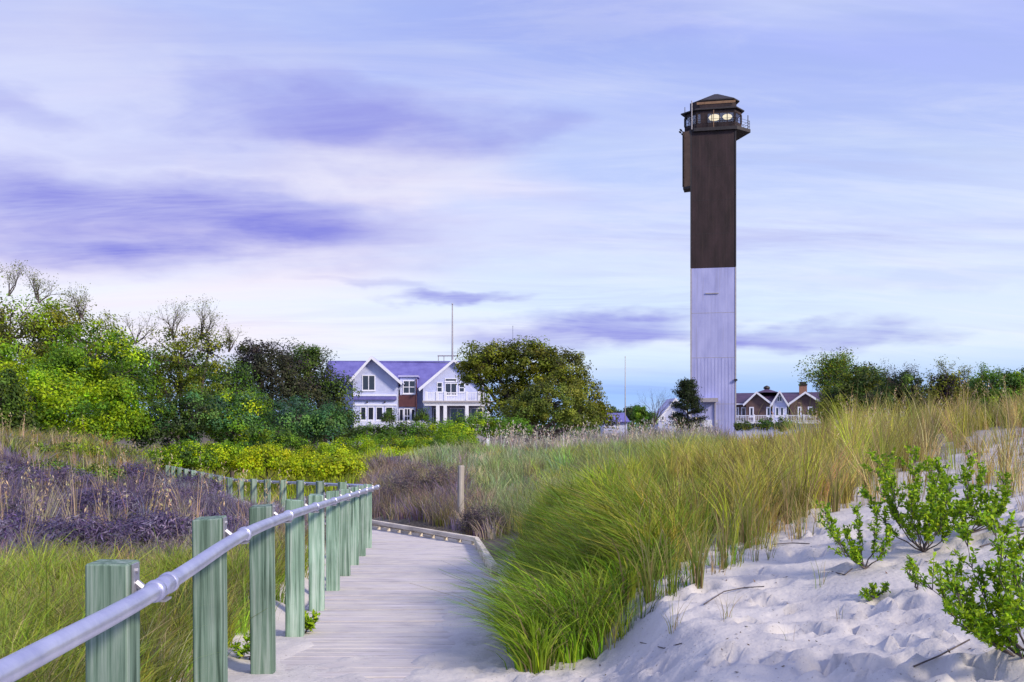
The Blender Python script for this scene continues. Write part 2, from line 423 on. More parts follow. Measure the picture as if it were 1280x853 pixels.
def build_ground():
    gx = graded(-2.8, 6.0, .05, -4500, 4500, 1.055); gy = graded(3.4, 11.5, .05, -150, 6500, 1.055)
    X, Y = np.meshgrid(gx, gy); Z = height(X, Y)
    # the land behind the camera keeps the height of the beach edge
    V = np.stack([X, Y, Z], -1).reshape(-1, 3); ny, nx = X.shape
    i = np.arange(ny - 1)[:, None] * nx + np.arange(nx - 1)[None, :]
    Fq = np.stack([i, i + 1, i + nx + 1, i + nx], -1).reshape(-1, 4)
    me = bpy.data.meshes.new('ground')
    me.vertices.add(len(V)); me.vertices.foreach_set('co', V.ravel().astype(np.float32))
    me.loops.add(Fq.size); me.loops.foreach_set('vertex_index', Fq.ravel().astype(np.int32))
    me.polygons.add(len(Fq)); me.polygons.foreach_set('loop_start', np.arange(0, Fq.size, 4, dtype=np.int32)); me.polygons.foreach_set('loop_total', np.full(len(Fq), 4, np.int32))
    me.update(); me.polygons.foreach_set('use_smooth', np.ones(len(Fq), bool))
    # litter: how much plant litter and soil covers the sand
    Xr, Yr = X.ravel(), Y.ravel(); d = np.clip(Yr, 2.6, None); px = Xr / d * F + CX
    s1, t1, s2, t2 = deck_coords(Xr, Yr)
    lit = np.clip(sst(-s1, .35, 1.0) * (d > 2) + sst(Yr, 13.5, 16.5), 0, 1)
    edge = np.interp(px, [560, 640, 800, 900, 1060, 1280, 1600], [5.6, 5.8, 6.9, 8.2, 10.5, 16, 22])
    right = sst(d - edge, .1, 2.2) * sst(s1, WID + .05, WID + .5)
    lit = np.maximum(lit, right * .85)
    lit = lit * (1 - .75 * (sst(px, 1120, 1260) * (1 - sst(d, 14, 26))))
    lit = np.clip(lit + fbm(Xr * .9, Yr * .9, 51) * .7 * (lit > .02), 0, 1)
    a = me.attributes.new('litter', 'FLOAT', 'POINT'); a.data.foreach_set('value', lit.astype(np.float32))
    m, nt, b = mat_new('dune_sand'); N = nt.nodes.new; L = nt.links.new
    tc = N('ShaderNodeTexCoord'); at = N('ShaderNodeAttribute'); at.attribute_name = 'litter'
    n1 = N('ShaderNodeTexNoise'); n1.inputs['Scale'].default_value = 2.2; n1.inputs['Detail'].default_value = 8; L(tc.outputs['Object'], n1.inputs['Vector'])
    r1 = N('ShaderNodeValToRGB'); e = r1.color_ramp.elements; e[0].position = .3; e[0].color = (.46, .445, .46, 1); e[1].position = .7; e[1].color = (.58, .56, .555, 1); L(n1.outputs[0], r1.inputs[0])
    n2 = N('ShaderNodeTexNoise'); n2.inputs['Scale'].default_value = 60; n2.inputs['Detail'].default_value = 5; L(tc.outputs['Object'], n2.inputs['Vector'])
    r2 = N('ShaderNodeValToRGB'); e = r2.color_ramp.elements; e[0].position = .27; e[0].color = (.25, .21, .18, 1); e[1].position = .36; e[1].color = (1, 1, 1, 1); L(n2.outputs[0], r2.inputs[0])
    mu = N('ShaderNodeMix'); mu.data_type = 'RGBA'; mu.blend_type = 'MULTIPLY'; mu.inputs[0].default_value = .8; L(r1.outputs[0], mu.inputs[6]); L(r2.outputs[0], mu.inputs[7])
    n3 = N('ShaderNodeTexNoise'); n3.inputs['Scale'].default_value = 14; n3.inputs['Detail'].default_value = 6; L(tc.outputs['Object'], n3.inputs['Vector'])
    r3 = N('ShaderNodeValToRGB'); e = r3.color_ramp.elements; e[0].position = .35; e[0].color = (.06, .052, .05, 1); e[1].position = .7; e[1].color = (.19, .16, .12, 1); L(n3.outputs[0], r3.inputs[0])
    mx = N('ShaderNodeMix'); mx.data_type = 'RGBA'; L(at.outputs['Fac'], mx.inputs[0]); L(mu.outputs[2], mx.inputs[6]); L(r3.outputs[0], mx.inputs[7])
    L(mx.outputs[2], b.inputs['Base Color']); b.inputs['Roughness'].default_value = .95; b.inputs['Specular IOR Level'].default_value = .1
    bp = N('ShaderNodeBump'); bp.inputs['Strength'].default_value = .4; bp.inputs['Distance'].default_value = .025
    n4 = N('ShaderNodeTexNoise'); n4.inputs['Scale'].default_value = 22; n4.inputs['Detail'].default_value = 7; L(tc.outputs['Object'], n4.inputs['Vector'])
    L(n4.outputs[0], bp.inputs['Height']); L(bp.outputs[0], b.inputs['Normal'])
    o = link('ground', me, m); tag(o, kind='structure')
    return o
build_ground()

# ------------------------------------------------------------------ boardwalk
def build_boardwalk():
    root = empty('boardwalk', (P1a.x + .9, 3.0, EYE + float(deck_z(3.0))))
    tag(root, kind='structure')
    inv = root.location
    TH = .04
    def plank(a0, b0, a1, b1, name='plank'):       # left/right ends of the near edge, then of the far edge (2-D)
        c = (a0 + b0 + a1 + b1) / 4; zc = EYE + float(deck_z(c.y)) + random.uniform(-.004, .004)
        loc = Vector((c.x, c.y, zc)); ux = ((b0 - a0) + (b1 - a1)).normalized(); ang = math.atan2(ux.y, ux.x)
        ca, sa = math.cos(-ang), math.sin(-ang)
        pts = []
        for zt in (-TH, 0):
            for p in (a0, b0, b1, a1):
                q = p - c; dz = float(deck_z(p.y)) - float(deck_z(c.y))
                pts.append((q.x * ca - q.y * sa, q.x * sa + q.y * ca, zt + dz))
        mb = MB(); mb.quadbox(pts)
        o = mb.build(name, M['plank'], root, bevel=.004)
        o.location = loc - inv; o.rotation_euler = (random.uniform(-.004, .004), random.uniform(-.002, .002), ang)
    step, gap = .146, .009
    Lc = P1b; Rc = P1b + N1 * WID + D1 * -.25            # bend line
    n = int(T1 / step)
    for i in range(14, n):
        t0, t1 = i / n, (i + 1) / n - gap / T1
        la = P1a - N1 * .12; lb = Lc - N1 * .12; ra = P1a + N1 * WID; rb = Rc
        plank(la.lerp(lb, t0), ra.lerp(rb, t0), la.lerp(lb, t1), ra.lerp(rb, t1))
    n2 = int(LEN2 / step)
    le = P1b + D2 * LEN2; re_ = le + N2 * (WID - .2)
    for i in range(n2):
        t0, t1 = i / n2 + gap / LEN2, (i + 1) / n2
        plank(Lc.lerp(le, t0), Rc.lerp(re_, t0), Lc.lerp(le, t1), Rc.lerp(re_, t1))
    # kerb on the outer side: a timber on spaced blocks, from the near run round the bend
    def kerb(a, b, nb):
        d = (b - a); ln = d.length; u = d.normalized(); ang = math.atan2(u.y, u.x); mid = (a + b) / 2
        za, zb = float(deck_z(a.y)), float(deck_z(b.y)); pitch = math.atan2(zb - za, ln)
        mb = MB(); mb.box(-ln/2, -.045, .062, ln/2, .045, .145)
        o = mb.build('kerb_rail', M['kerb'], root, bevel=.008); o.location = Vector((mid.x, mid.y, EYE + (za + zb) / 2)) - inv; o.rotation_euler = (0, -pitch, ang)
        for k in range(nb):
            q = a.lerp(b, (k + .5) / nb); L_ = ln / nb * .33
            mk = MB(); mk.box(-L_, -.040, 0.002, L_, .040, .060)
            w = mk.build('kerb_block', M['kerb'], root, bevel=.004); w.location = Vector((q.x, q.y, EYE + float(deck_z(q.y)))) - inv; w.rotation_euler = (0, -pitch, ang)
    kerb(Rc - N2 * .08 + D2 * .03, Rc.lerp(re_, .62) - N2 * .08, 26)
    ra = P1a + N1 * WID
    kerb(Rc - N1 * .08 - D1 * .03, Rc.lerp(ra, .3) - N1 * .08, 9)
    # bearers under the deck edge
    for (a, b) in ((P1a + D1 * 2.2, Lc), (Lc, le)):
        d = b - a; ln = d.length; za, zb = float(deck_z(a.y)), float(deck_z(b.y)); mid = (a + b) / 2; u = d.normalized()
        nn = Vector((u.y, -u.x)); mid = mid + nn * .03
        mb = MB(); mb.box(-ln/2, -.02, -.20, ln/2, .02, -.046)
        o = mb.build('bearer', M['greypost'], root); o.location = Vector((mid.x, mid.y, EYE + (za + zb) / 2)) - inv; o.rotation_euler = (0, -math.atan2(zb - za, ln), math.atan2(u.y, u.x))
build_boardwalk()

# ------------------------------------------------------------------ railings
def build_railing(label, posts, rail_pts, nside, start_ext):
    """posts: (X, Y, base z, top z); rail_pts: rail centre line; nside: direction from post to rail"""
    p0 = posts[0]
    root = empty('railing', (p0[0], p0[1], p0[2])); tag(root, label, 'railing', 'boardwalk railings')
    inv = Vector((p0[0], p0[1], p0[2])); ang = math.atan2(nside.y, nside.x)
    for i, (x, y, zb, zt) in enumerate(posts):
        h = zt - zb + .35; wd = .07
        mb = MB(); mb.box(-wd, -wd, -.35, wd, wd, h - .35)
        # slightly weathered top: one corner low
        o = mb.build('post', M['post'], root, bevel=.006)
        tx, ty_ = random.uniform(-.08, .08), random.uniform(-.08, .08)
        for v in o.data.vertices:
            if v.co.z > h - .45: v.co.z += v.co.x * tx + v.co.y * ty_
        o.location = Vector((x, y, zb)) - inv; o.rotation_euler = (random.uniform(-.008, .008), random.uniform(-.008, .008), ang + random.uniform(-.05, .05))
        # bracket: plate on the post side, arm and saddle under the rail
        rz = None
        for a, b in zip(rail_pts[:-1], rail_pts[1:]):
            da = (Vector((x, y)) - Vector((a[0], a[1]))).dot((Vector((b[0], b[1])) - Vector((a[0], a[1])))) / ((Vector((b[0], b[1])) - Vector((a[0], a[1]))).length_squared)
            if 0 <= da <= 1: rz = a[2] + (b[2] - a[2]) * da
        if rz is None: rz = zt - .1
        k = rz - zb
        for nm, bx in (('bracket_plate', (wd + .002, -.030, k - .055, wd + .009, .030, k + .085)), ('bracket_saddle', (wd + .055, -.035, k - .0435, wd + .118, .035, k - .0365))):
            MB().box(*bx).build(nm, M['bracket'], o)
        MB().tube([(wd + .008, 0, k + .02), (wd + .045, 0, k - .012), (wd + .09, 0, k - .038)], .013, 6).build('bracket_arm', M['bracket'], o)
        for zz in (k + .06, k - .035): MB().tube([(wd + .008, 0, zz), (wd + .017, 0, zz)], .010, 6).build('bolt', M['bracket'], o)
    mb = MB(); mb.tube([Vector(p) - inv for p in rail_pts], .0295, 16)
    mb.build('handrail', M['steel'], root, smooth=True)
    return root, inv

def smooth_rail(ctrl, n):
    y = np.linspace(ctrl[0][1], ctrl[-1][1], n)
    return y

RAIL_OFF = .07 + .09
near_d = [3.4, 4.9, 6.41, 7.89, 9.38, 10.9, 12.35, 13.8, 15.2, 16.75]
near_top = [702, 647, 632, 625, 618.5, 614, 611.5, 609, 607, 605.5]
posts1 = [(-1.10 - .0811 * d, d, EYE + float(deck_z(d)), EYE - .41) for d in (-1.1, .4, 1.9)]
for d, ty in zip(near_d, near_top):
    x = -1.10 - .0811 * d
    posts1.append((x, d, EYE + float(deck_z(d)), EYE + (HY - ty) / F * d))
rail1 = []
zc = {'d': [-2, .8, 2.14, 3.4, 4.15, 4.9, 6.41, 9.4, 13.8, 17.25], 'z': [-.50, -.52, -.535, -.562, -.535, -.525, -.572, -.70, -.885, -1.03]}
for d in np.concatenate([np.linspace(-1.4, .5, 6), np.linspace(.9, 7, 26), np.linspace(7.4, 17.25, 14)]):
    x = -1.10 - .0811 * d + RAIL_OFF
    zs = np.mean([np.interp(d + o, zc['d'], zc['z']) for o in (-.5, -.25, 0, .25, .5)])
    rail1.append((x, float(d), EYE + float(zs)))
r1, inv1 = build_railing('long steel handrail on thick green timber posts along the near walkway', posts1, rail1, Vector((1, .081)), .5)
# couplings: raised rings where pipe lengths join, near each bracket
for i, d in enumerate(near_d):
    for off in ((-.085, .085) if i < 1 else (.0,)):
        dd = d + off + .02
        x = -1.10 - .0811 * dd + RAIL_OFF
        zz = np.interp(dd, [p[1] for p in rail1], [p[2] for p in rail1]); z2 = np.interp(dd + .1, [p[1] for p in rail1], [p[2] for p in rail1])
        t = Vector((-.0081, .1, z2 - zz)).normalized(); c = Vector((x, dd, zz)) - inv1
        mb = MB(); mb.tube([c - t * .020, c - t * .014, c + t * .014, c + t * .020], [.033, .038, .038, .033], 16)
        mb.build('coupling', M['steel'], r1, smooth=True)
    if i == 0:
        c0 = Vector((-1.10 - .0811 * (d - .063) + RAIL_OFF, d - .063, np.interp(d - .063, [p[1] for p in rail1], [p[2] for p in rail1]))) - inv1
        c1 = Vector((-1.10 - .0811 * (d + .10) + RAIL_OFF, d + .10, np.interp(d + .10, [p[1] for p in rail1], [p[2] for p in rail1]))) - inv1
        mb = MB(); mb.tube([c0, c1], .0345, 16); mb.build('sleeve', M['steel'], r1, smooth=True)

posts2 = []
for i in range(1, 17):
    p = P1b + Vector((-.04, .03)) + D2 * (1.5 * i)
    zb = EYE + float(deck_z(p.y)); posts2.append((p.x, p.y, zb, zb + 1.09))
rail2 = []
for i in range(0, 34):
    p = P1b + Vector((-.04, .03)) + D2 * (.35 + .72 * i) + N2 * RAIL_OFF
    rail2.append((p.x, p.y, EYE + float(deck_z(p.y)) + 1.03))
build_railing('distant run of railing beyond the bend, leading left past the purple-grey slope', posts2, rail2, N2, .5)

# lone grey marker post in the scrub beyond the kerb
g = W(576, 640, 21.5); gz = hz(g.x, g.y)
mb = MB(); ht = EYE + (HY - 582) / F * 21.5 - gz
mb.tube([(0, 0, -.3), (0, 0, ht * .5), (.01, 0, ht - .02), (.01, 0, ht)], [.075, .072, .07, .055], 12)
o = mb.build('marker_post', M['greypost'], None, smooth=False); o.location = (g.x, g.y, gz)
tag(o, 'lone round grey wooden post standing in the scrub beyond the walkway bend', 'post')
# ------------------------------------------------------------------ buildings
def siding_mat(name, c1, c2, pitch, axis='z', rough=.55, metal=0.0, depth=.02, stain=None):
    """boards or ribs as fine relief: too small to tell apart at this distance"""
    m, nt, b = mat_new(name); N = nt.nodes.new; L = nt.links.new
    tc = N('ShaderNodeTexCoord')
    wv = N('ShaderNodeTexWave'); wv.wave_type = 'BANDS'; wv.bands_direction = axis.upper(); wv.wave_profile = 'SAW'
    wv.inputs['Scale'].default_value = 2 * math.pi / 20.0 / pitch; wv.inputs['Distortion'].default_value = 0
    L(tc.outputs['Object'], wv.inputs['Vector'])
    n = N('ShaderNodeTexNoise'); n.inputs['Scale'].default_value = .9; n.inputs['Detail'].default_value = 7
    mp = N('ShaderNodeMapping'); mp.inputs['Scale'].default_value = (1, 1, .35) if stain else (1, 1, 1); L(tc.outputs['Object'], mp.inputs[0]); L(mp.outputs[0], n.inputs['Vector'])
    r = N('ShaderNodeValToRGB'); e = r.color_ramp.elements; e[0].position = .34; e[0].color = (*c1, 1); e[1].position = .66; e[1].color = (*c2, 1); L(n.outputs[0], r.inputs[0])
    last = r.outputs[0]
    if stain:
        n2 = N('ShaderNodeTexNoise'); n2.inputs['Scale'].default_value = 1.0; n2.inputs['Detail'].default_value = 6
        mp2 = N('ShaderNodeMapping'); mp2.inputs['Scale'].default_value = (2.6, 2.6, .12); L(tc.outputs['Object'], mp2.inputs[0]); L(mp2.outputs[0], n2.inputs['Vector'])
        r2 = N('ShaderNodeValToRGB'); e = r2.color_ramp.elements; e[0].position = .56; e[0].color = (0, 0, 0, 1); e[1].position = .78; e[1].color = (.6, .6, .6, 1); L(n2.outputs[0], r2.inputs[0])
        mx = N('ShaderNodeMix'); mx.data_type = 'RGBA'; L(r2.outputs[0], mx.inputs[0]); L(last, mx.inputs[6]); mx.inputs[7].default_value = (*stain, 1); last = mx.outputs[2]
    L(last, b.inputs['Base Color'])
    bp = N('ShaderNodeBump'); bp.inputs['Strength'].default_value = .6; bp.inputs['Distance'].default_value = depth
    L(wv.outputs['Fac'], bp.inputs['Height']); L(bp.outputs[0], b.inputs['Normal'])
    b.inputs['Roughness'].default_value = rough; b.inputs['Metallic'].default_value = metal
    return m

M['white_siding'] = siding_mat('white_clapboard_sky_tint', (.44, .49, .78), (.55, .60, .86), .18)  # white boards; the sky's blue cast is mixed into the colour
M['brown_shingle'] = siding_mat('brown_shingle', (.075, .042, .045), (.125, .075, .075), .16)
M['trim'] = noise_mat('white_trim_paint', (.68, .71, .86), (.78, .80, .92), 2, .5)
M['metal_roof'] = siding_mat('standing_seam_metal_roof', (.12, .11, .36), (.17, .16, .46), .45, 'x', .45, .1, .03)
M['pale_roof'] = siding_mat('metal_roof_sky_sheen', (.38, .38, .62), (.48, .48, .74), .45, 'y', .45, .1, .03)  # wing roofs: metal paled, with the sky's reflection painted into the colour
M['dark_shingle'] = siding_mat('dark_roof_shingle', (.045, .022, .06), (.08, .042, .10), .22)
M['glass'] = plain('window_glass', (.02, .025, .045), .06, 0, 0, .8)
M['red_panel'] = noise_mat('dark_red_panel', (.07, .022, .028), (.10, .035, .04), 3, .5)
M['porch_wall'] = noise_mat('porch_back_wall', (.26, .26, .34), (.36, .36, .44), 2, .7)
M['brick'] = noise_mat('chimney_brick', (.24, .12, .09), (.36, .20, .15), 7, .9)
M['lh_white'] = siding_mat('tower_white_sky_tint', (.34, .36, .66), (.44, .46, .78), .42, 'x', .55, 0, .012, (.22, .21, .33))  # white paint with skylight blue put into its colour, plus run-down stains
M['lh_brown'] = siding_mat('tower_dark_paint', (.015, .0075, .010), (.036, .019, .024), .42, 'x', .8, 0, .01, (.058, .036, .032))
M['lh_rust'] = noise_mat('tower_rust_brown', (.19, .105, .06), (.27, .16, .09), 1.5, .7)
M['lh_dark'] = noise_mat('tower_black_iron', (.014, .011, .014), (.03, .024, .026), 2, .6)
M['lh_lamp'] = plain('lit_beacon_glass', (1.0, .82, .46), .5, 0, .85)
M['lh_glass'] = None
def clear_glass():
    m, nt, b = mat_new('lantern_glass'); N = nt.nodes.new
    t = N('ShaderNodeBsdfTransparent'); t.inputs[0].default_value = (.86, .88, .92, 1)
    gl = N('ShaderNodeBsdfGlossy'); gl.inputs['Roughness'].default_value = .05
    mx = N('ShaderNodeMixShader'); mx.inputs[0].default_value = .14
    nt.links.new(t.outputs[0], mx.inputs[1]); nt.links.new(gl.outputs[0], mx.inputs[2]); nt.links.new(mx.outputs[0], nt.nodes['Material Output'].inputs[0])
    return m
M['lh_glass'] = clear_glass()
M['pole'] = noise_mat('pole_paint', (.30, .28, .32), (.42, .40, .44), 4, .5)

def part(root, name, mat, *boxes, bevel=0.0, label=None):
    mb = MB()
    for b in boxes: mb.box(*b)
    o = mb.build(name, M[mat], root, bevel=bevel)
    if label: o['label'] = label
    return o

def window(root, x0, z0, x1, z1, y, nx=1, nz=1, fw=.10, trim='trim', name='window', dp=.07):
    """frame with separate panes, set on a wall whose face is at y (wall extends to +y)"""
    fr = MB()
    fr.box(x0, y - dp, z0, x0 + fw, y + .05, z1); fr.box(x1 - fw, y - dp, z0, x1, y + .05, z1)
    fr.box(x0 + fw, y - dp, z0, x1 - fw, y + .05, z0 + fw); fr.box(x0 + fw, y - dp, z1 - fw, x1 - fw, y + .05, z1)
    iw = (x1 - x0 - 2 * fw); ih = (z1 - z0 - 2 * fw); mw = fw * .8
    for k in range(1, nx):
        xc = x0 + fw + iw * k / nx; fr.box(xc - mw/2, y - dp + .004, z0 + fw, xc + mw/2, y + .05, z1 - fw)
    for k in range(1, nz):
        zc_ = z0 + fw + ih * k / nz; fr.box(x0 + fw, y - dp + .010, zc_ - mw/2, x1 - fw, y + .05, zc_ + mw/2)
    o = fr.build(name, M[trim], root); o['kind'] = 'stuff' if False else 'part'
    del o['kind']
    for i in range(nx):
        for j in range(nz):
            p = MB(); p.box(x0 + fw + iw * i / nx, y - .012, z0 + fw + ih * j / nz, x0 + fw + iw * (i+1) / nx, y + .01, z0 + fw + ih * (j+1) / nz)
            p.build('pane', M['glass'], o)
    sl_ = MB(); sl_.box(x0 - .05, y - dp - .05, z0 - .09, x1 + .05, y - .001, z0 - .003); sl_.build('sill', M[trim], o)
    return o

def gable(root, xl, xr, ze, xa, za, y0, y1, wall, roof, over=.35, th=.18, zb=None, trim='trim', rake=True, roofname='roof'):
    """gabled wing: front wall polygon at y0, roof slabs running back to y1"""
    mb = MB(); mb.prism([(xl, zb), (xr, zb), (xr, ze), (xa, za), (xl, ze)], 'y', y0, y1)
    w = mb.build('wall', M[wall], root)
    for sx, xe in ((-1, xl), (1, xr)):
        d = Vector((xe - xa, ze - za)); u = d.normalized(); e = Vector((xe, ze)) + u * over; n = Vector((-u.y, u.x)) * (1 if sx < 0 else -1)
        if n.y < 0: n = -n
        a = Vector((xa, za)) + Vector((0, .02))
        poly = [tuple(a), tuple(e + Vector((0, .02))), tuple(e + n * th), (xa, za + .02 + th / abs(n.y) if n.y else za + th)]
        rb = MB(); rb.prism(poly, 'y', y0 - over, y1); rb.build(roofname, M[roof], root)
        if rake:
            pl2 = [(xa, za + th * .5 - .22), tuple(e + Vector((0, -.22)) + n * .02), tuple(e + n * (th + .04)), (xa, za + th / abs(n.y) + .05)]
            bb = MB(); bb.prism(pl2, 'y', y0 - over - .07, y0 - over - .003); bb.build('rake_board', M[trim], root)
    return w

def balustrade(root, x0, x1, z0, z1, y, nb, posts=()):
    o = MB(); o.box(x0, y - .05, z1 - .12, x1, y + .05, z1); o = o.build('balustrade', M['trim'], root)
    b = MB(); b.box(x0, y - .045, z0 + .06, x1, y + .045, z0 + .16); b.build('bottom_rail', M['trim'], o)
    bal = MB()
    for k in range(nb):
        x = x0 + (x1 - x0) * (k + .5) / nb; bal.box(x - .045, y - .03, z0 + .161, x + .045, y + .03, z1 - .121)
    q = bal.build('balusters', M['trim'], o); q['kind'] = 'stuff'
    for x in posts:
        p = MB(); p.box(x - .16, y - .14, z0, x + .16, y + .14, z1 + .12); p.build('newel_post', M['trim'], root)

# ---- lighthouse: triangular tower, square to the camera
def build_lighthouse():
    D = 127.0; s = D / F
    base = Vector(((891.5 - CX) / F * D, D, EYE - 2.6)); rz = -math.atan2(base.x, base.y)
    root = empty('lighthouse', base, rz); tag(root, 'tall square-edged lighthouse tower, dark brown above and white below, with lit lantern room', 'lighthouse')
    X = lambda px: (px - 891.5) * s
    Z = lambda py: (HY - py) * s + 2.6
    hw = 27.3 * s; dep = hw * 1.732
    tri = [(-hw, 0), (hw, 0), (0, dep)]
    zsplit, ztop = Z(334.5), Z(160)
    def tier(z0, z1, mat, name, k=1.0):
        mb = MB(); mb.prism([(p[0] * k, dep/3 + (p[1] - dep/3) * k) for p in tri], 'z', z0, z1); return mb.build(name, M[mat], root)
    seams = [-.6, Z(505), Z(447), Z(391), zsplit]
    for i, (a, b) in enumerate(zip(seams[:-1], seams[1:])):
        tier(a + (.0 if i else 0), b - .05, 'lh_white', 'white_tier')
        tier(b - .05, b, 'lh_brown' if i == 3 else 'pole', 'seam', 1.008)
    bs = [zsplit, Z(292), Z(250), Z(207), ztop]
    for i, (a, b) in enumerate(zip(bs[:-1], bs[1:])):
        tier(a, b - .03, 'lh_brown', 'brown_tier')
        tier(b - .03, b, 'lh_dark', 'seam', 1.004)
    # corner angles
    for x in (-hw, hw):
        mb = MB(); mb.box(x - .09, -.05, -.6, x + .09, .10, zsplit - .06); mb.build('corner_trim', M['pole'], root)
        mb = MB(); mb.box(x - .09, -.05, zsplit + .01, x + .09, .10, ztop - .05); mb.build('corner_trim', M['lh_dark'], root)
    # raised ribs of the white cladding
    rib = MB(); rib.box(-.022, -.030, -.6, .022, -.001, 0); ribs = []
    for k in range(1, 13):
        x = -hw + 2 * hw * k / 13
        for (a, b) in zip(seams[:2], seams[1:3]):
            mb = MB(); mb.box(x - .018, -.022, a + .01, x + .018, -.001, b - .08); mb.build('rib', M['lh_white'], root)
    # stain bracket, entrance canopy, door and downpipe
    part(root, 'wall_bracket', 'pole', (X(882), -.12, Z(367.5), X(898), -.002, Z(366.3)))
    part(root, 'entrance_canopy', 'lh_white', (X(876), -1.2, Z(501.5), X(897.5), -.031, Z(498.5)))
    part(root, 'canopy_edge', 'pole', (X(876), -1.24, Z(503), X(897.5), -1.201, Z(498)))
    part(root, 'downpipe', 'pole', (X(893.2), -.16, -.5, X(894.4), -.031, Z(503)))
    part(root, 'door', 'trim', (X(879), -.07, -.2, X(890), -.031, Z(525)))
    for (px, py) in ((864.2, 475.5), (919, 475.5)):
        part(root, 'side_light', 'lh_dark', (X(px) - .2, -.3, Z(py) - .12, X(px) + .2, .1, Z(py) + .12))
    # lift housing hung on the left rear side
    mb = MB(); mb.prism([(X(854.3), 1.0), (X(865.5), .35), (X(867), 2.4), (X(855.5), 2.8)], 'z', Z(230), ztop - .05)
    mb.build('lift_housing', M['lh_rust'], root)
    mb = MB(); mb.prism([(X(854), .95), (X(866), .28), (X(867.4), 2.5), (X(855.2), 2.9)], 'z', Z(230) - .28, Z(230) - .003); mb.build('housing_underside', M['lh_dark'], root)
    mb = MB(); mb.tube([(X(854), .93, Z(230)), (X(854), .93, ztop)], .09, 6); mb.build('housing_edge', M['lh_dark'], root)
    # gallery deck
    gal = [(X(868), -.35), (X(920.5), -.35), (X(937.5), 1.7), (X(915), 6.3), (X(869), 6.3), (X(855.5), 1.5)]
    gz = Z(161.2)
    mb = MB(); mb.prism(gal, 'z', gz - .28, gz + .14); mb.build('gallery_deck', M['lh_dark'], root)
    # lantern room: floor-height panels, window band with mullions and panes, head band
    cab = [(X(871), .1), (X(918), .1), (X(926.5), 1.7), (X(914), 5.6), (X(869), 5.6), (X(856), 1.5)]
    zf, zs, zh, zr = gz + .15, Z(152.8), Z(141.5), Z(137.5)
    npan = [5, 1, 3, 4, 3, 2]
    for i in range(6):
        a = Vector(cab[i]); b = Vector(cab[(i + 1) % 6]); u = (b - a).normalized(); n_ = Vector((u.y, -u.x)); inn = -n_ * .14
        def seg(p, q, z0, z1, nm, mt, k=1.0, off=0.0):
            m_ = MB(); p2, q2 = p + n_ * off, q + n_ * off
            m_.quadbox([(p2.x, p2.y, z0), (q2.x, q2.y, z0), (q2.x + inn.x * k, q2.y + inn.y * k, z0), (p2.x + inn.x * k, p2.y + inn.y * k, z0),
                        (p2.x, p2.y, z1), (q2.x, q2.y, z1), (q2.x + inn.x * k, q2.y + inn.y * k, z1), (p2.x + inn.x * k, p2.y + inn.y * k, z1)])
            return m_.build(nm, M[mt], root)
        seg(a, b, zf, zs, 'parapet_wall', 'lh_brown'); seg(a, b, zh, zr, 'head_wall', 'lh_brown')
        k = npan[i]
        for j in range(k + 1):
            c = a.lerp(b, j / k); w2 = u * (.05 if 0 < j < k else .12)
            if i == 0 and j == 1: w2 = u * .45
            seg(c - w2, c + w2, zs + .002, zh - .002, 'mullion', 'lh_brown', 1.0, .004)
        for j in range(k):
            c0, c1 = a.lerp(b, j / k), a.lerp(b, (j + 1) / k)
            seg(c0, c1, zs + .001, zh - .001, 'pane', 'lh_glass', .1, -.06)
    mb = MB(); mb.prism(cab, 'z', zr - .05, zr + .05); mb.build('lantern_ceiling', M['lh_brown'], root)
    mb = MB(); mb.prism([(p[0] * .98, p[1] * .98 + .05) for p in cab], 'z', zf - .009, zf + .06); mb.build('lantern_floor', M['lh_dark'], root)
    # beacons
    for (px, yy, r) in ((893, 1.5, .74), (909, 1.8, .62)):
        mb = MB(); pts = []; rs = []
        for t in np.linspace(-1, 1, 13): pts.append((X(px) + t * r, yy, (HY - 147.4) * (D + yy) / F + 2.6)); rs.append(max(.03, r * .58 * math.sqrt(max(0, 1 - t * t))))
        q = mb.tube(pts, rs, 20).build('beacon', M['lh_lamp'], root, smooth=True)
        part(root, 'beacon_stand', 'lh_dark', (X(px) - .12, yy - .12, zf + .07, X(px) + .12, yy + .12, Z(147.8) - r * .7))
    # two-tier roof
    def hexroof(pts, zlow, zup, k, nm, th=.14):
        cx = sum(p[0] for p in pts) / 6; cy = sum(p[1] for p in pts) / 6
        inner = [(cx + (p[0] - cx) * k, cy + (p[1] - cy) * k) for p in pts]
        mb = MB(); n = 6; mb.v += [(p[0], p[1], zlow) for p in pts] + [(p[0], p[1], zlow + th) for p in pts] + [(p[0], p[1], zup) for p in inner]
        mb.f += [tuple(reversed(range(6))), tuple(range(12, 18))]
        for i in range(6):
            j = (i + 1) % 6; mb.f += [(i, j, j + 6, i + 6), (i + 6, j + 6, j + 12, i + 12)]
        return mb.build(nm, M['lh_dark'], root)
    cx = sum(p[0] for p in cab) / 6; cy = sum(p[1] for p in cab) / 6
    grow = lambda k: [(cx + (p[0] - cx) * k, cy + (p[1] - cy) * k) for p in cab]
    e1 = grow(1.10); e1[5] = (X(851), 1.4); e1[2] = (X(930), 1.7)
    Zc = lambda py, y: (HY - py) * (D + y) / F + 2.6
    hexroof(e1, zr + .06, Zc(134.6, .4), .84, 'lower_roof')
    mb = MB(); mb.prism(grow(.82), 'z', Zc(135.2, .5), Zc(124.2, .5)); drum = mb.build('drum_wall', M['lh_brown'], root)
    for k in range(5):
        xx = X(876) + (X(914) - X(876)) * k / 4; part(root, 'vent', 'lh_rust', (xx - .5, cy + (.1 - cy) * .82 - .05, Zc(130, .5), xx + .5, cy + (.1 - cy) * .82 - .002, Zc(127, .5)))
    e2 = grow(.86); e2 = [(p[0] + .25, p[1]) for p in e2]
    hexroof(e2, Zc(124.6, .2), Zc(120.0, 2.8), .10, 'upper_roof')
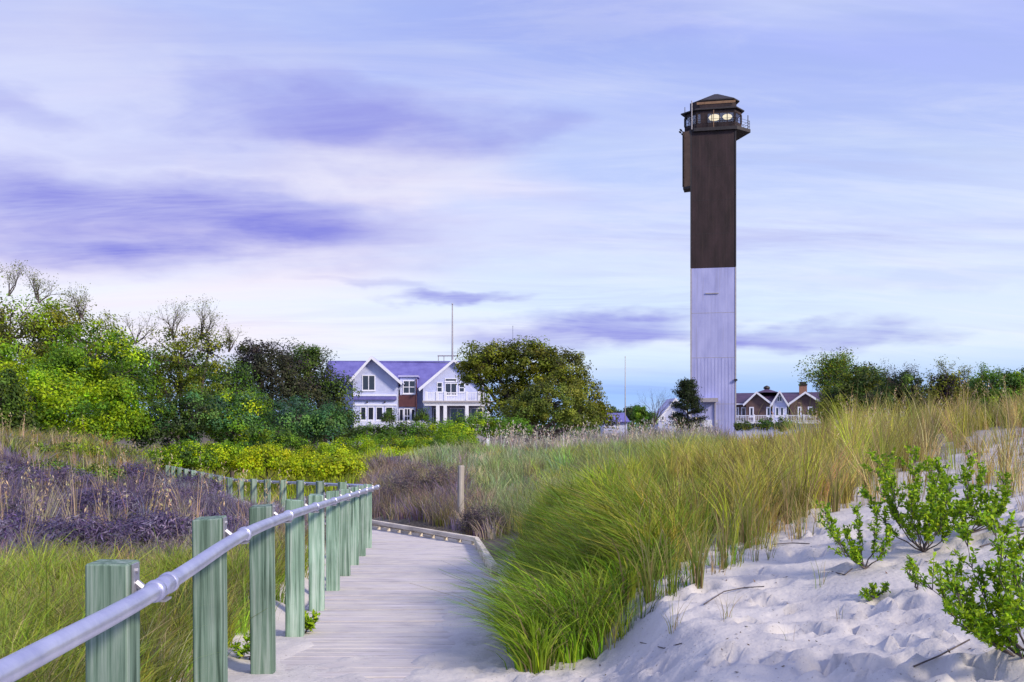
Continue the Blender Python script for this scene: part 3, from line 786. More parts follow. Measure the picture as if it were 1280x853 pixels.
    # gallery railing
    gp = []
    for i in range(6):
        a = Vector(gal[i]); b = Vector(gal[(i + 1) % 6]); nseg = max(1, int((b - a).length / 1.7))
        for j in range(nseg): gp.append(a.lerp(b, j / nseg))
    cg = Vector((sum(p[0] for p in gal) / 6, sum(p[1] for p in gal) / 6))
    gp = [p + (cg - p).normalized() * .12 for p in gp]
    for p in gp:
        mb = MB(); mb.tube([(p.x, p.y, gz + .1), (p.x, p.y, gz + 1.25)], .028, 5); mb.build('rail_post', M['lh_dark'], root)
    for zz in (.5, .88, 1.22):
        mb = MB(); mb.tube([(p.x, p.y, gz + zz) for p in gp] + [(gp[0].x, gp[0].y, gz + zz)], .022, 5); mb.build('gallery_rail', M['lh_dark'], root)
    # aerials, pipes and the small lights on the left
    for (px, yy, p0, p1, r, mt) in ((865.2, -.2, 161, 125, .075, 'pole'), (856.3, 1.3, 161, 128, .05, 'lh_dark'), (911.5, 3, 122, 116, .04, 'lh_dark'), (934.3, 1.7, 161, 142, .06, 'lh_dark'), (870, 3, 134, 121, .10, 'pole'), (892, -.3, 161, 138.5, .045, 'lh_rust')):
        mb = MB(); mb.tube([(X(px), yy, Z(p0)), (X(px), yy, Z(p1))], r, 6); mb.build('aerial', M[mt], root)
    part(root, 'vent_cap', 'lh_dark', (X(868.8), 2.88, Z(121.2), X(871.5), 3.12, Z(120.2)))
    mb = MB(); mb.tube([(X(856), 1.5, Z(159)), (X(851.5), 1.2, Z(158.3))], .05, 5); mb.build('light_arm', M['lh_dark'], root)
    for (px, py) in ((851.2, 156.8), (850.3, 159.5), (853.2, 162.5)):
        mb = MB(); mb.tube([(X(px) - .14, 1.2, Z(py) + .1), (X(px), 1.2, Z(py)), (X(px) + .14, 1.2, Z(py) - .12)], [.07, .13, .09], 7); mb.build('floodlight', M['lh_dark'], root)
build_lighthouse()

# ---- large white house, two gabled wings and a recessed middle
def build_white_house():
    D = 140.0; s = D / F
    base = Vector(((525 - CX) / F * D, D, EYE - 2.6)); root = empty('white_house', base, -math.atan2(base.x, base.y) * .35)
    tag(root, 'large white clapboard house with purple-grey metal roof, two front gables and a balcony', 'house')
    X = lambda px: (px - 525) * s
    Z = lambda py: (HY - py) * s + 2.6
    zb = -.5
    # main body and roof behind the wings
    part(root, 'wall', 'white_siding', (X(405), 1.6, zb, X(600), 12.0, Z(484)))
    def slab(nm, p, mt, th=.2):
        mb = MB(); mb.quadbox([Vector(q) for q in p] + [Vector(q) + Vector((0, 0, th)) for q in p]); return mb.build(nm, M[mt], root)
    rf = slab('roof', [(X(402), .9, Z(485)), (X(604), .9, Z(485)), (X(600), 6.6, Z(451.5)), (X(402), 6.6, Z(449.5))], 'metal_roof')
    slab('roof', [(X(402), 6.62, Z(449.5)), (X(600), 6.62, Z(451.5)), (X(604), 12.6, Z(485)), (X(402), 12.6, Z(485))], 'metal_roof')
    mb = MB(); mb.box(X(402), 6.45, Z(450.2) + .14, X(600), 6.8, Z(450.2) + .30); mb.build('ridge_cap', M['metal_roof'], root)
    # left wing
    gable(root, X(444), X(498), Z(476), X(467.5), Z(450), -2.2, 6.0, 'white_siding', 'pale_roof', .9, .2, zb)
    window(root, X(455), Z(489.5), X(471.5), Z(470), -2.2, 2, 1, .14)
    part(root, 'band_board', 'trim', (X(444.5), -2.32, Z(496), X(497.5), -2.201, Z(494)))
    part(root, 'skirt_roof', 'metal_roof', (X(444.5), -2.62, Z(500.5), X(497.5), -2.202, Z(497)))
    part(root, 'band_board', 'trim', (X(444.5), -2.33, Z(507.8), X(497.5), -2.201, Z(505.8)))
    for (a, b) in ((453, 460.5), (462, 470), (472, 481), (483.5, 493)): window(root, X(a), Z(526), X(b), Z(509), -2.2, 1, 1, .13)
    for px in (461.5, 483):
        mb = MB(); mb.tube([(X(px), -2.2, Z(503.4)), (X(px), -2.45, Z(503.4))], .12, 8); mb.build('wall_lamp', M['lh_dark'], root)
    # gable bracket at the right eave
    mb = MB(); mb.tube([(X(499), -2.2, Z(489)), (X(507), -2.9, Z(481))], .09, 6); mb.build('eave_bracket', M['trim'], root)
    # recessed middle
    part(root, 'shed_dormer_roof', 'pale_roof', (X(498), -.2, Z(471.5), X(523), 3.6, Z(469.5)))
    part(root, 'dormer_cheek', 'white_siding', (X(500), .15, Z(494), X(520.5), 3.4, Z(472)))
    window(root, X(503.5), Z(492.5), X(519.5), Z(475.5), .15, 2, 2, .13)
    part(root, 'dark_red_panel', 'red_panel', (X(498.5), .0, Z(508.6), X(519.5), 1.59, Z(494.3)), label='dark red timber panel between the storeys')
    part(root, 'corner_post', 'red_panel', (X(519.7), -.1, zb, X(521), .3, Z(474)))
    part(root, 'wall', 'white_siding', (X(498.2), .3, zb, X(519.4), 1.58, Z(508.8)))
    window(root, X(498.6), Z(526.5), X(504.5), Z(511), .3, 1, 1, .12); window(root, X(505), Z(530), X(513), Z(510.5), .3, 2, 2, .12, name='door'); window(root, X(513.5), Z(526.5), X(519), Z(511), .3, 1, 1, .12)
    # right wing with balcony over a porch
    gable(root, X(529), X(607), Z(484.5), X(567.5), Z(452), -.6, 6.0, 'white_siding', 'pale_roof', .6, .2, Z(503))
    for (a, b, t, bo) in ((546, 553.5, 478, 491), (556, 571.5, 479, 495), (573.5, 581, 479, 491)): window(root, X(a), Z(bo), X(b), Z(t), -.6, 2 if b - a > 10 else 1, 2 if b - a < 10 else 1, .13)
    window(root, X(556), Z(477.6), X(571), Z(473.2), -.6, 1, 1, .12, name='transom')
    part(root, 'balcony_floor', 'trim', (X(531), -3.6, Z(505.5), X(614), -.61, Z(502.5)))
    part(root, 'fascia', 'pole', (X(530), -3.72, Z(504.2), X(618), -3.605, Z(502)))
    balustrade(root, X(533), X(611), Z(502.3), Z(491.6), -3.4, 40, [X(p) for p in (534.5, 547.5, 557.5, 584, 599, 610.5)])
    part(root, 'porch_ceiling_beam', 'trim', (X(532), -3.5, Z(508), X(612), -3.1, Z(505.6)))
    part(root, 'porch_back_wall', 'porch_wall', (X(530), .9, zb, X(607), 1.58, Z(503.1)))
    for px in (548.5, 557.5, 584, 610): part(root, 'porch_column', 'trim', (X(px) - .24, -3.52, zb, X(px) + .24, -3.04, Z(508) - .003))
    part(root, 'wall', 'white_siding', (X(529.2), -.5, zb, X(540), .89, Z(503.2)))
    for (a, b) in ((541, 546), (562, 581), (588, 604)): window(root, X(a), Z(531), X(b), Z(510), .9, 2 if b - a > 10 else 1, 1, .13, name='door')
    # ground-level picket railing
    balustrade(root, X(448), X(535), Z(534.5), Z(526.5), -4.6, 44, [X(p) for p in (449, 470, 492, 514, 534)])
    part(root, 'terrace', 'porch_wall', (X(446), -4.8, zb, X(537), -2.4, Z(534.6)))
    part(root, 'balcony_planter', 'lh_dark', (X(597), -2.6, Z(502.2), X(606), -1.9, Z(488)))
build_white_house()

# ---- brown shingled house behind the lighthouse
def build_brown_house():
    D = 172.0; s = D / F
    base = Vector(((975 - CX) / F * D, D, EYE - 2.6)); root = empty('brown_house', base, -math.atan2(base.x, base.y))
    tag(root, 'dark roofed brown shingle house with white trimmed gables, right of the lighthouse', 'house')
    X = lambda px: (px - 975) * s
    Z = lambda py: (HY - py) * s + 2.6
    part(root, 'wall', 'brown_shingle', (X(902), 0, -.5, X(1040), 10, Z(504)))
    def slab(nm, p, mt, th=.22):
        mb = MB(); mb.quadbox([Vector(q) for q in p] + [Vector(q) + Vector((0, 0, th)) for q in p]); return mb.build(nm, M[mt], root)
    slab('roof', [(X(898), -1.0, Z(505)), (X(1044), -1.0, Z(505)), (X(1034), 5, Z(491)), (X(905), 5, Z(491.5))], 'dark_shingle')
    slab('roof', [(X(905), 5.02, Z(491.5)), (X(1034), 5.02, Z(491)), (X(1044), 11, Z(505)), (X(898), 11, Z(505))], 'dark_shingle')
    part(root, 'eave_trim', 'trim', (X(898), -1.12, Z(506), X(1044), -1.003, Z(504.4)))
    for (l, r, e, a, z, w, y0) in ((934, 963, 504, 947, 491.5, 'brown_shingle', -1.6), (966, 983, 505, 974.5, 491, 'white_siding', -1.9), (987, 1025, 505, 1005, 492, 'brown_shingle', -1.6)):
        gable(root, X(l), X(r), Z(e), X(a), Z(z), y0, 4.5, w, 'dark_shingle', .55, .16, -.5)
    window(root, X(971), Z(503), X(978), Z(495.5), -1.9, 2, 1, .16)
    for (a, b, y) in ((921, 925, 0), (927.5, 934, 0), (938, 943.5, -1.6), (958.5, 964, -1.6), (969, 974.3, -1.9), (974.8, 980, -1.9), (980.6, 985.5, 0), (996, 1000.5, -1.6), (1008, 1014, -1.6)):
        window(root, X(a), Z(521.5), X(b), Z(509), y, 1, 1, .2)
    part(root, 'balcony_floor', 'trim', (X(916), -4.2, Z(530), X(1024), -1.92, Z(527.5)))
    balustrade(root, X(917), X(1023), Z(527.4), Z(519.5), -4.0, 54, [X(p) for p in (918, 944, 966, 983, 1003, 1022)])
    part(root, 'lower_wall', 'white_siding', (X(916), -3.4, -.5, X(1024), -1.93, Z(530.1)))
    # flat-topped centre roof with finial, chimney
    mb = MB(); cy = 5
    mb.v += [(X(946), 2.0, Z(490)), (X(973), 2.0, Z(490)), (X(973), 8, Z(490)), (X(946), 8, Z(490)), (X(959), 5, Z(484.5))]
    mb.f += [(3, 2, 1, 0), (0, 1, 4), (1, 2, 4), (2, 3, 4), (3, 0, 4)]
    cu = mb.build('cupola_roof', M['dark_shingle'], root)
    mb = MB(); mb.tube([(X(958.5), 5, Z(486)), (X(958.5), 5, Z(484)), (X(958.5), 5, Z(482)), (X(958.5), 5, Z(480.5))], [.3, .62, .5, .08], 8); mb.build('finial', M['lh_dark'], root)
    ch = part(root, 'chimney', 'brick', (X(998.5), 3.6, Z(497), X(1008), 5.4, Z(481)))
    part(ch, 'chimney_cap', 'lh_dark', (X(997.7), 3.45, Z(480.9), X(1008.6), 5.55, Z(479.4)), (X(999), 3.7, Z(479.39), X(1007.5), 5.3, Z(476.5)))
build_brown_house()

def build_small_houses():
    D = 160.0; s = D / F
    base = Vector(((843 - CX) / F * D, D, EYE - 2.6)); root = empty('cottage', base, 0.0)
    tag(root, 'small cream white gabled cottage half hidden behind the dark pine', 'house')
    X = lambda px: (px - 843) * s; Z = lambda py: (HY - py) * s + 2.6
    gable(root, X(823), X(866), Z(525), X(844), Z(500), 0, 9, 'white_siding', 'pale_roof', .7, .18, -.5)
    window(root, X(826.5), Z(526), X(830.5), Z(519.5), 0, 1, 1, .14)
    window(root, X(840), Z(526), X(846), Z(514), 0, 2, 1, .14)
    D2_ = 185.0; s = D2_ / F
    base = Vector(((772 - CX) / F * D2_, D2_, EYE - 2.6)); root = empty('outbuilding', base, 0.0)
    tag(root, 'low outbuilding with bright blue-violet roof, right of the round oak', 'house')
    X = lambda px: (px - 772) * s
    part(root, 'wall', 'white_siding', (X(755), 0, -.5, X(784), 7, Z(527)))
    for sgn in (0, 1):
        mb = MB()
        p = [(X(753), -.6, Z(528)), (X(787), -.6, Z(528)), (X(783), 3.5, Z(517)), (X(753), 3.5, Z(517))] if not sgn else [(X(753), 3.52, Z(517)), (X(783), 3.52, Z(517)), (X(787), 7.6, Z(528)), (X(753), 7.6, Z(528))]
        mb.quadbox([Vector(q) for q in p] + [Vector(q) + Vector((0, 0, .15)) for q in p]); mb.build('roof', M['metal_roof'], root)
    window(root, X(762), Z(534), X(768), Z(529.5), 0, 1, 1, .14)
build_small_houses()

def mast(name, label, px, ptop, d, r, cross=None):
    p = W(px, HY, d); b = Vector((p.x, p.y, EYE - 2.6)); root = empty(name, b); tag(root, label, 'mast')
    h = (HY - ptop) / F * d + 2.6
    mb = MB(); mb.tube([(0, 0, -.3), (0, 0, h * .6), (0, 0, h)], [r, r * .85, r * .5], 8); mb.build('pole', M['pole'], root, smooth=True)
    mb = MB(); mb.tube([(0, 0, h - .01), (0, 0, h + .12), (0, 0, h + .2)], [r * .5, r * .9, .01], 8); mb.build('finial', M['pole'], root, smooth=True)
    if cross:
        x0, x1, py = cross; z = (HY - py) / F * d + 2.6
        c = MB(); c.tube([((x0 - px) / F * d, 0, z), ((x1 - px) / F * d, 0, z)], r * .6, 6); c = c.build('yardarm', M['pole'], root)
        for q in (x0 + 1, x0 + 8):
            mb = MB(); mb.tube([((q - px) / F * d, 0, z - .02), ((q - px) / F * d, 0, z - 1.0)], r * .35, 5); mb.build('stay', M['pole'], c)
mast('mast', 'tall grey mast with a short yardarm rising above the white house roof', 565.5, 381, 152, .17, (547, 572, 445))
mast('thin_mast', 'thin pale pole rising between the round oak and the dark pine', 781.5, 447, 150, .085)
mast('thin_mast', 'short thin aerial sticking up behind the round oak', 641, 409, 150, .06)

# ------------------------------------------------------------------ vegetation builders
def mesh_np(name, V, loops, starts, totals, cols=None):
    me = bpy.data.meshes.new(name)
    me.vertices.add(len(V)); me.vertices.foreach_set('co', np.ascontiguousarray(V, np.float32).ravel())
    me.loops.add(len(loops)); me.loops.foreach_set('vertex_index', np.ascontiguousarray(loops, np.int32))
    me.polygons.add(len(starts)); me.polygons.foreach_set('loop_start', np.ascontiguousarray(starts, np.int32)); me.polygons.foreach_set('loop_total', np.ascontiguousarray(totals, np.int32))
    me.update()
    if cols is not None:
        a = me.attributes.new('Col', 'FLOAT_COLOR', 'POINT')
        c4 = np.ones((len(V), 4), np.float32); c4[:, :3] = cols
        a.data.foreach_set('color', c4.ravel())
    return me

def unit(v): return v / np.maximum(np.linalg.norm(v, axis=-1, keepdims=True), 1e-9)

def leaves_mesh(name, P, Nrm, size, cols, aspect=.5, Axis=None):
    """one bent rhombus per leaf (4 triangles): P centre, Nrm facing, Axis long direction"""
    n = len(P)
    A = rng.normal(size=(n, 3)) if Axis is None else Axis
    A = unit(A - Nrm * (A * Nrm).sum(1, keepdims=True)); B = np.cross(Nrm, A)
    L_ = size[:, None] * .5; Wd = L_ * aspect
    mid = P - Nrm * L_ * .12
    V = np.stack([P - A * L_, P + B * Wd + A * L_ * .1, P + A * L_, P - B * Wd + A * L_ * .1, mid - A * 0], 1)
    i = np.arange(n)[:, None] * 5
    tri = np.concatenate([i + np.array([[0, 1, 4]]), i + np.array([[1, 2, 4]]), i + np.array([[2, 3, 4]]), i + np.array([[3, 0, 4]])], 1).reshape(-1)
    nf = n * 4
    return mesh_np(name, V.reshape(-1, 3), tri, np.arange(nf) * 3, np.full(nf, 3), np.repeat(cols, 5, 0))

def quads_mesh(name, P, Nrm, size, cols, aspect=.55, Axis=None):
    n = len(P)
    A = rng.normal(size=(n, 3)) if Axis is None else Axis
    A = unit(A - Nrm * (A * Nrm).sum(1, keepdims=True)); B = np.cross(Nrm, A)
    L_ = size[:, None] * .5; Wd = L_ * aspect
    V = np.stack([P - A * L_, P + B * Wd, P + A * L_, P - B * Wd], 1)
    return mesh_np(name, V.reshape(-1, 3), np.arange(n * 4), np.arange(n) * 4, np.full(n, 4), np.repeat(cols, 4, 0))

def sticks_mesh(name, segs, sides=4):
    """tapered prisms along many segments: (p0, p1, r0, r1)"""
    S = np.array([[*a, *b, r0, r1] for a, b, r0, r1 in segs], float)
    p0, p1, r0, r1 = S[:, :3], S[:, 3:6], S[:, 6:7], S[:, 7:8]
    t = unit(p1 - p0); up = np.where(np.abs(t[:, 2:3]) > .9, np.array([[1., 0, 0]]), np.array([[0, 0, 1.]]))
    u = unit(np.cross(t, up)); w = np.cross(t, u); n = len(S); V = []
    for p, r in ((p0, r0), (p1, r1)):
        for k in range(sides):
            a = 2 * math.pi * k / sides; V.append(p + (u * math.cos(a) + w * math.sin(a)) * r)
    V = np.stack(V, 1).reshape(-1, 3)
    i = np.arange(n)[:, None] * (2 * sides)
    q = np.concatenate([i + np.array([[k, (k + 1) % sides, sides + (k + 1) % sides, sides + k]]) for k in range(sides)], 1).reshape(-1)
    nf = n * sides
    return mesh_np(name, V, q, np.arange(nf) * 4, np.full(nf, 4))

def vary(cols, n, amt=.25, hue=.10):
    """n colours drawn from a list of (rgb, weight) with brightness and hue jitter"""
    c = np.array([x[0] for x in cols], float); w = np.array([x[1] for x in cols], float); w /= w.sum()
    k = rng.choice(len(c), n, p=w)
    out = c[k] * (1 + rng.normal(0, amt, (n, 1))).clip(.4, 1.9) * (1 + rng.normal(0, hue, (n, 3)))
    return out.clip(.002, .9)

def grow(segs, tips, p, d, ln, r, depth, spread=.5, up=.15, kids=(2, 3), shrink=.72, nseg=3):
    p = np.array(p, float); d = np.array(d, float)
    for i in range(nseg):
        d = d + rng.normal(0, .12, 3); d[2] += up * .3; d = d / np.linalg.norm(d)
        q = p + d * ln / nseg; r2 = r * (1 - .25 / nseg * (i + 1))
        segs.append((p, q, r, r2)); p = q; r = r2
        if depth > 0 and i < nseg - 1 and rng.random() < .55:
            dd = d + rng.normal(0, spread, 3); dd[2] += up
            grow(segs, tips, p, dd / np.linalg.norm(dd), ln * shrink * .8, r * .55, depth - 1, spread, up, kids, shrink, nseg)
    if depth == 0: tips.append((p, d)); return
    for k in range(rng.integers(kids[0], kids[1] + 1)):
        dd = d + rng.normal(0, spread, 3); dd[2] += up; dd /= np.linalg.norm(dd)
        grow(segs, tips, p, dd, ln * shrink * rng.uniform(.8, 1.15), r * .68, depth - 1, spread, up, kids, shrink, nseg)

def foliage_points(lobes, nclump, nleaf, csize, gap=.12, flat=.8, low=-.7):
    """leaf positions in small clumps spread over the shells of several lobes (uneven outline, gaps)"""
    vol = np.array([l[3] * l[4] * l[5] for l in lobes]) ** (2/3.); vol /= vol.sum()
    P, Nn, C, cid = [], [], [], 0
    ids = []
    for l, v in zip(lobes, vol):
        c = np.array(l[:3]); r = np.array(l[3:6]); k = max(6, int(nclump * v))
        d = unit(rng.normal(size=(k * 3, 3))); d = d[d[:, 2] > low][:k]
        rad = rng.uniform(.30, 1.0, (len(d), 1)) ** .45 * (1 + rng.normal(0, .07, (len(d), 1)))
        cc = c + d * r * rad
        per = max(4, int(nleaf * v / len(d)))
        for q, dd in zip(cc, d):
            if rng.random() < gap: continue
            s = csize * rng.uniform(.6, 1.35); m_ = int(per * rng.uniform(.6, 1.4))
            g = unit(rng.normal(0, 1, (m_, 3))) * rng.uniform(.15, 1, (m_, 1)) ** .6 * s * np.array([1, 1, flat]) * .72
            P.append(q + g); Nn.append(unit(dd * .7 + unit(g + 1e-6) * .6 + rng.normal(0, .55, (m_, 3)) + np.array([0, 0, .35]))); ids.append(np.full(m_, cid)); C.append(q); cid += 1
    return np.concatenate(P), np.concatenate(Nn), np.concatenate(ids), np.array(C)

def tree(name, label, px, d, lobes_px, cols, nleaf=7000, leaf=.14, nclump=120, csize=.8, gap=.12, trunk=.18, twigs=None, group=None, cat='tree', base_z=None, y_depth=.8, leafy=True, bark='bark', low=-.7, aspect=.55, cmod=.22):
    """lobes_px: (px, py, half-width px, half-height px, depth offset m); all placed at depth d on the land"""
    s = d / F; X0 = (px - CX) * s
    bz = hz(X0, d) if base_z is None else base_z
    root = empty(name, (X0, d, bz)); tag(root, label, cat, group)
    lobes = []
    for (lx, ly, hw, hh, dy) in lobes_px:
        lobes.append(((lx - px) * s, dy, EYE + (HY - ly) * s - bz, hw * s, hw * s * y_depth, hh * s))
    segs = []; tips = []
    if leafy:
        leaf = leaf * .82; nleaf = int(nleaf * 1.55)
        P, Nn, ids, C = foliage_points(lobes, int(nclump * 1.25), nleaf, csize, gap, low=low)
        keep = P[:, 2] > .02; P, Nn, ids = P[keep], Nn[keep], ids[keep]
        cc = vary(cols, ids.max() + 1, cmod, .06)
        cl = cc[ids] * (1 + rng.normal(0, .16, (len(P), 1))) * (1 + rng.normal(0, .05, (len(P), 3)))
        me = quads_mesh('crown', P, Nn, rng.uniform(.7, 1.35, len(P)) * leaf, cl.clip(.003, .9), aspect)
        link('crown', me, M['leaf'], root)
    # trunk, limbs to the lobes, branches to a share of the clumps
    top = min(l[2] for l in lobes)
    fork = np.array([0, 0, max(.25, top * .35)])
    segs.append((np.array([0, 0, -.4]), fork, trunk * 1.25, trunk))
    for l in lobes:
        c = np.array(l[:3]); mid = (fork + c) / 2 + rng.normal(0, .12, 3) * l[3]; mid[2] = max(mid[2], .2)
        segs.append((fork, mid, trunk * .75, trunk * .5)); segs.append((mid, c, trunk * .5, trunk * .25))
    if leafy:
        for c in C[rng.random(len(C)) < .45]:
            l = min(lobes, key=lambda q: np.linalg.norm((np.array(q[:3]) - c) / np.array(q[3:6])))
            a = np.array(l[:3]); mm = (a + c) / 2 + rng.normal(0, .08, 3) * l[3]
            segs.append((a, mm, trunk * .22, trunk * .14)); segs.append((mm, c, trunk * .14, trunk * .05))
    link('trunk', sticks_mesh('trunk', segs, 6), M[bark], root)
    if twigs:
        ts = []; tt = []
        for (tx, ty, hh, n) in twigs['at']:
            p = np.array([(tx - px) * s, rng.normal(0, .3), EYE + (HY - ty) * s - bz])
            for k in range(n):
                dd = np.array([rng.normal(0, .45), rng.normal(0, .35), 1.0]); grow(ts, tt, p, dd / np.linalg.norm(dd), hh * s * rng.uniform(.2, .33), twigs.get('r', .03), 3, .42, .18, (2, 3), .74)
        link('bare_twigs', sticks_mesh('bare_twigs', ts, 3), M[twigs.get('mat', 'bark')], root)['kind'] = 'stuff'
        q = np.array([t[0] for t in tt]); rep = twigs.get('n', 3)
        q = np.repeat(q, rep, 0) + rng.normal(0, leaf * .8, (len(q) * rep, 3)); nn = unit(rng.normal(size=q.shape) + np.array([0, 0, .5]))
        link('sparse_leaves', quads_mesh('sparse_leaves', q, nn, rng.uniform(.6, 1.1, len(q)) * leaf * twigs.get('ls', .8), vary(twigs.get('cols', cols), len(q), .25, .08), .5), M['leaf'], root)
    return root

LIME = [((.25, .40, .010), 3), ((.36, .50, .010), 2), ((.14, .28, .02), 1.5)]
GRN = [((.10, .22, .018), 3), ((.16, .30, .015), 2), ((.06, .13, .03), 2)]
OLIVE = [((.17, .21, .015), 3), ((.24, .27, .015), 2), ((.08, .10, .02), 2)]
DARK = [((.065, .12, .022), 3), ((.10, .17, .022), 2), ((.035, .06, .03), 2)]
DARKP = [((.045, .048, .03), 3), ((.06, .075, .025), 2), ((.04, .03, .045), 1.5)]
BLUE = [((.07, .18, .07), 3), ((.12, .27, .06), 2), ((.05, .10, .08), 1)]
YEL = [((.44, .52, .008), 3), ((.34, .46, .010), 2), ((.22, .32, .015), 1)]
OAK = [((.16, .19, .016), 3), ((.23, .26, .018), 2), ((.08, .10, .018), 2)]
THICK = 'trees of the thicket on the left'
tree('thicket_tree', 'tall olive leaved tree at the far left edge, topped by bare twigs', 20, 46, [(10, 430, 85, 60, 0), (75, 420, 60, 48, 1), (-40, 420, 60, 70, 0), (20, 500, 80, 50, 0)], OLIVE + LIME[:1], 21000, .16, 260, .9, .05, .2,
     twigs={'at': [(10, 370, 55, 3), (60, 382, 62, 4), (105, 400, 50, 3), (-10, 360, 60, 2)], 'r': .042, 'n': 3, 'ls': .62, 'mat': 'bark', 'cols': OLIVE}, group=THICK)
tree('thicket_tree', 'bright green broadleaf tree left of the semi-bare tree, crown sloping to the right', 130, 43, [(120, 450, 62, 44, 0), (165, 470, 38, 40, -1), (95, 490, 50, 45, -1), (150, 525, 45, 35, 0)], GRN + LIME, 15000, .16, 200, .8, .08, .16,
     twigs={'at': [(95, 420, 45, 2), (130, 415, 40, 2)], 'r': .02, 'n': 2, 'mat': 'twig', 'cols': OLIVE}, group=THICK)
tree('thicket_bush', 'vivid lime green leafy bush low in the thicket near the left edge', 60, 38, [(40, 500, 55, 45, 0), (105, 520, 50, 40, -.5), (5, 460, 24, 34, 0)], LIME, 11000, .15, 150, .7, .1, .1, group=THICK, cat='bush')
tree('thicket_bush', 'lime green upright bush at the thicket edge below the semi-bare tree', 140, 36, [(135, 520, 22, 45, 0), (155, 500, 20, 28, 0), (120, 545, 28, 22, 0)], LIME, 6000, .13, 90, .55, .1, .08, group=THICK, cat='bush')
tree('thicket_bush', 'dark green bush at the far left below the lime leaves', -5, 35, [(-5, 500, 30, 48, 0), (10, 540, 40, 24, 0)], DARK, 6000, .14, 80, .6, .1, .1, group=THICK, cat='bush')
tree('thicket_tree', 'semi-bare tree with reddish twigs spreading above the thicket', 235, 47, [(225, 450, 52, 42, 0), (260, 440, 34, 30, 0), (200, 470, 40, 35, 0), (235, 505, 50, 40, 0)], OLIVE + DARK[:1], 9500, .14, 170, .7, .25, .17,
     twigs={'at': [(170, 430, 60, 3), (215, 425, 80, 4), (250, 425, 70, 4), (285, 440, 45, 3)], 'r': .044, 'n': 2, 'ls': .7, 'mat': 'bark', 'cols': OLIVE}, group=THICK)
tree('thicket_bush', 'dark blue-green bush in the middle of the thicket', 215, 44, [(205, 535, 45, 34, 0), (240, 520, 40, 35, 0)], BLUE + DARK, 8000, .14, 110, .65, .1, .1, group=THICK, cat='bush')
tree('thicket_bush', 'fresh green bush with pale top leaves in front of the dark rounded trees', 290, 46, [(275, 520, 36, 28, 0), (305, 510, 34, 26, 0), (300, 540, 42, 24, -.5)], LIME[1:] + BLUE + GRN, 9000, .14, 120, .65, .1, .1, group=THICK, cat='bush')
tree('thicket_tree', 'dark purplish rounded evergreen beside the semi-bare tree', 345, 66, [(340, 470, 44, 38, 0), (305, 480, 30, 34, 0), (360, 510, 50, 40, 0), (320, 440, 20, 16, 0)], DARKP, 14000, .2, 180, .9, .06, .25, group=THICK)
tree('thicket_tree', 'dark green rounded tree touching the left corner of the white house', 405, 72, [(385, 470, 34, 40, 0), (418, 498, 26, 38, 0), (368, 450, 30, 22, 1), (405, 530, 42, 34, 0)], DARK + OLIVE[2:], 15000, .21, 190, 1.0, .06, .25, group=THICK)
tree('thicket_bush', 'blue-green spreading bush at the foot of the dark trees', 385, 60, [(370, 525, 40, 26, 0), (410, 530, 32, 24, 0)], BLUE, 7000, .18, 100, .8, .1, .12, group=THICK, cat='bush')
tree('thicket_tree', 'broad dark green tree filling the back of the thicket behind the semi-bare tree', 225, 62, [(150, 480, 60, 45, 0), (225, 480, 60, 42, 0), (285, 490, 45, 40, 0), (60, 470, 60, 50, 0)], DARK + GRN, 16000, .2, 200, 1.0, .05, .25, group=THICK)
# oak behind the scrub
tree('oak_tree', 'broad dark olive oak with rounded crown right of the white house', 662, 108, [(612, 455, 42, 26, 0), (655, 452, 50, 26, 0), (695, 470, 48, 34, -1), (722, 505, 36, 34, -1), (640, 500, 40, 32, 0), (745, 522, 22, 18, 0), (600, 475, 26, 18, 0)], OAK, 26000, .34, 330, 1.3, .10, .5, y_depth=.7)
tree('oak_bush', 'softer olive green tree in front of the round oak, right of centre', 690, 100, [(690, 505, 40, 32, 0), (655, 515, 30, 22, 0), (720, 520, 28, 20, 0)], [((.17, .22, .03), 2), ((.13, .18, .03), 2), ((.21, .25, .03), 1)], 12000, .26, 150, 1.1, .06, .2, cat='tree')
# scrub: yellow-green shrubs on the flat beyond the walkway
SCR = 'yellow-green shrubs on the flat beyond the walkway'
scr = [(232, 573, 34, 18, 40, GRN + LIME, 'round green shrub below the thicket, left end of the yellow-green row'), (275, 572, 32, 20, 42, LIME, 'lime shrub second from the left in the yellow-green row'),
       (335, 577, 38, 20, 41, YEL, 'brightest yellow shrub above the distant railing posts'), (385, 585, 30, 15, 39, YEL, 'low yellow shrub directly behind the distant railing'),
       (350, 553, 30, 16, 52, GRN, 'darker green shrub behind the brightest yellow shrub'), (405, 570, 36, 16, 50, YEL + LIME, 'yellow-lime shrub in the middle of the flat'),
       (445, 562, 36, 16, 58, LIME, 'lime shrub below the left corner of the white house'), (455, 585, 30, 14, 43, YEL + OLIVE, 'olive yellow shrub left of the brown dry scrub'),
       (490, 556, 38, 17, 62, GRN + LIME, 'mid green shrub below the white house middle'), (425, 588, 26, 12, 36, YEL, 'small bright yellow shrub just above the bend of the railing'), (200, 580, 30, 16, 40, LIME, 'lime shrub behind the far end of the distant railing'), (520, 560, 34, 14, 66, YEL + LIME, 'yellow-lime shrub left of the pale plumed crest'), (565, 556, 34, 13, 64, LIME + GRN, 'lime shrub above the grey marker post'), (480, 572, 30, 12, 50, YEL + LIME, 'low yellow-lime shrub above the brown dry scrub'),
       (300, 560, 26, 14, 56, GRN, 'small green shrub behind the lime shrub of the yellow-green row')]
for (x, y, hw, hh, d, cs, lb) in scr:
    tree('shrub', lb, x, d, [(x, y, hw, hh, 0), (x - hw * .5, y + hh * .3, hw * .6, hh * .75, -.3), (x + hw * .5, y + hh * .35, hw * .6, hh * .7, .2)], cs, 5200, .12, 90, .5, .08, .05, group=SCR, cat='shrub', low=-.3)
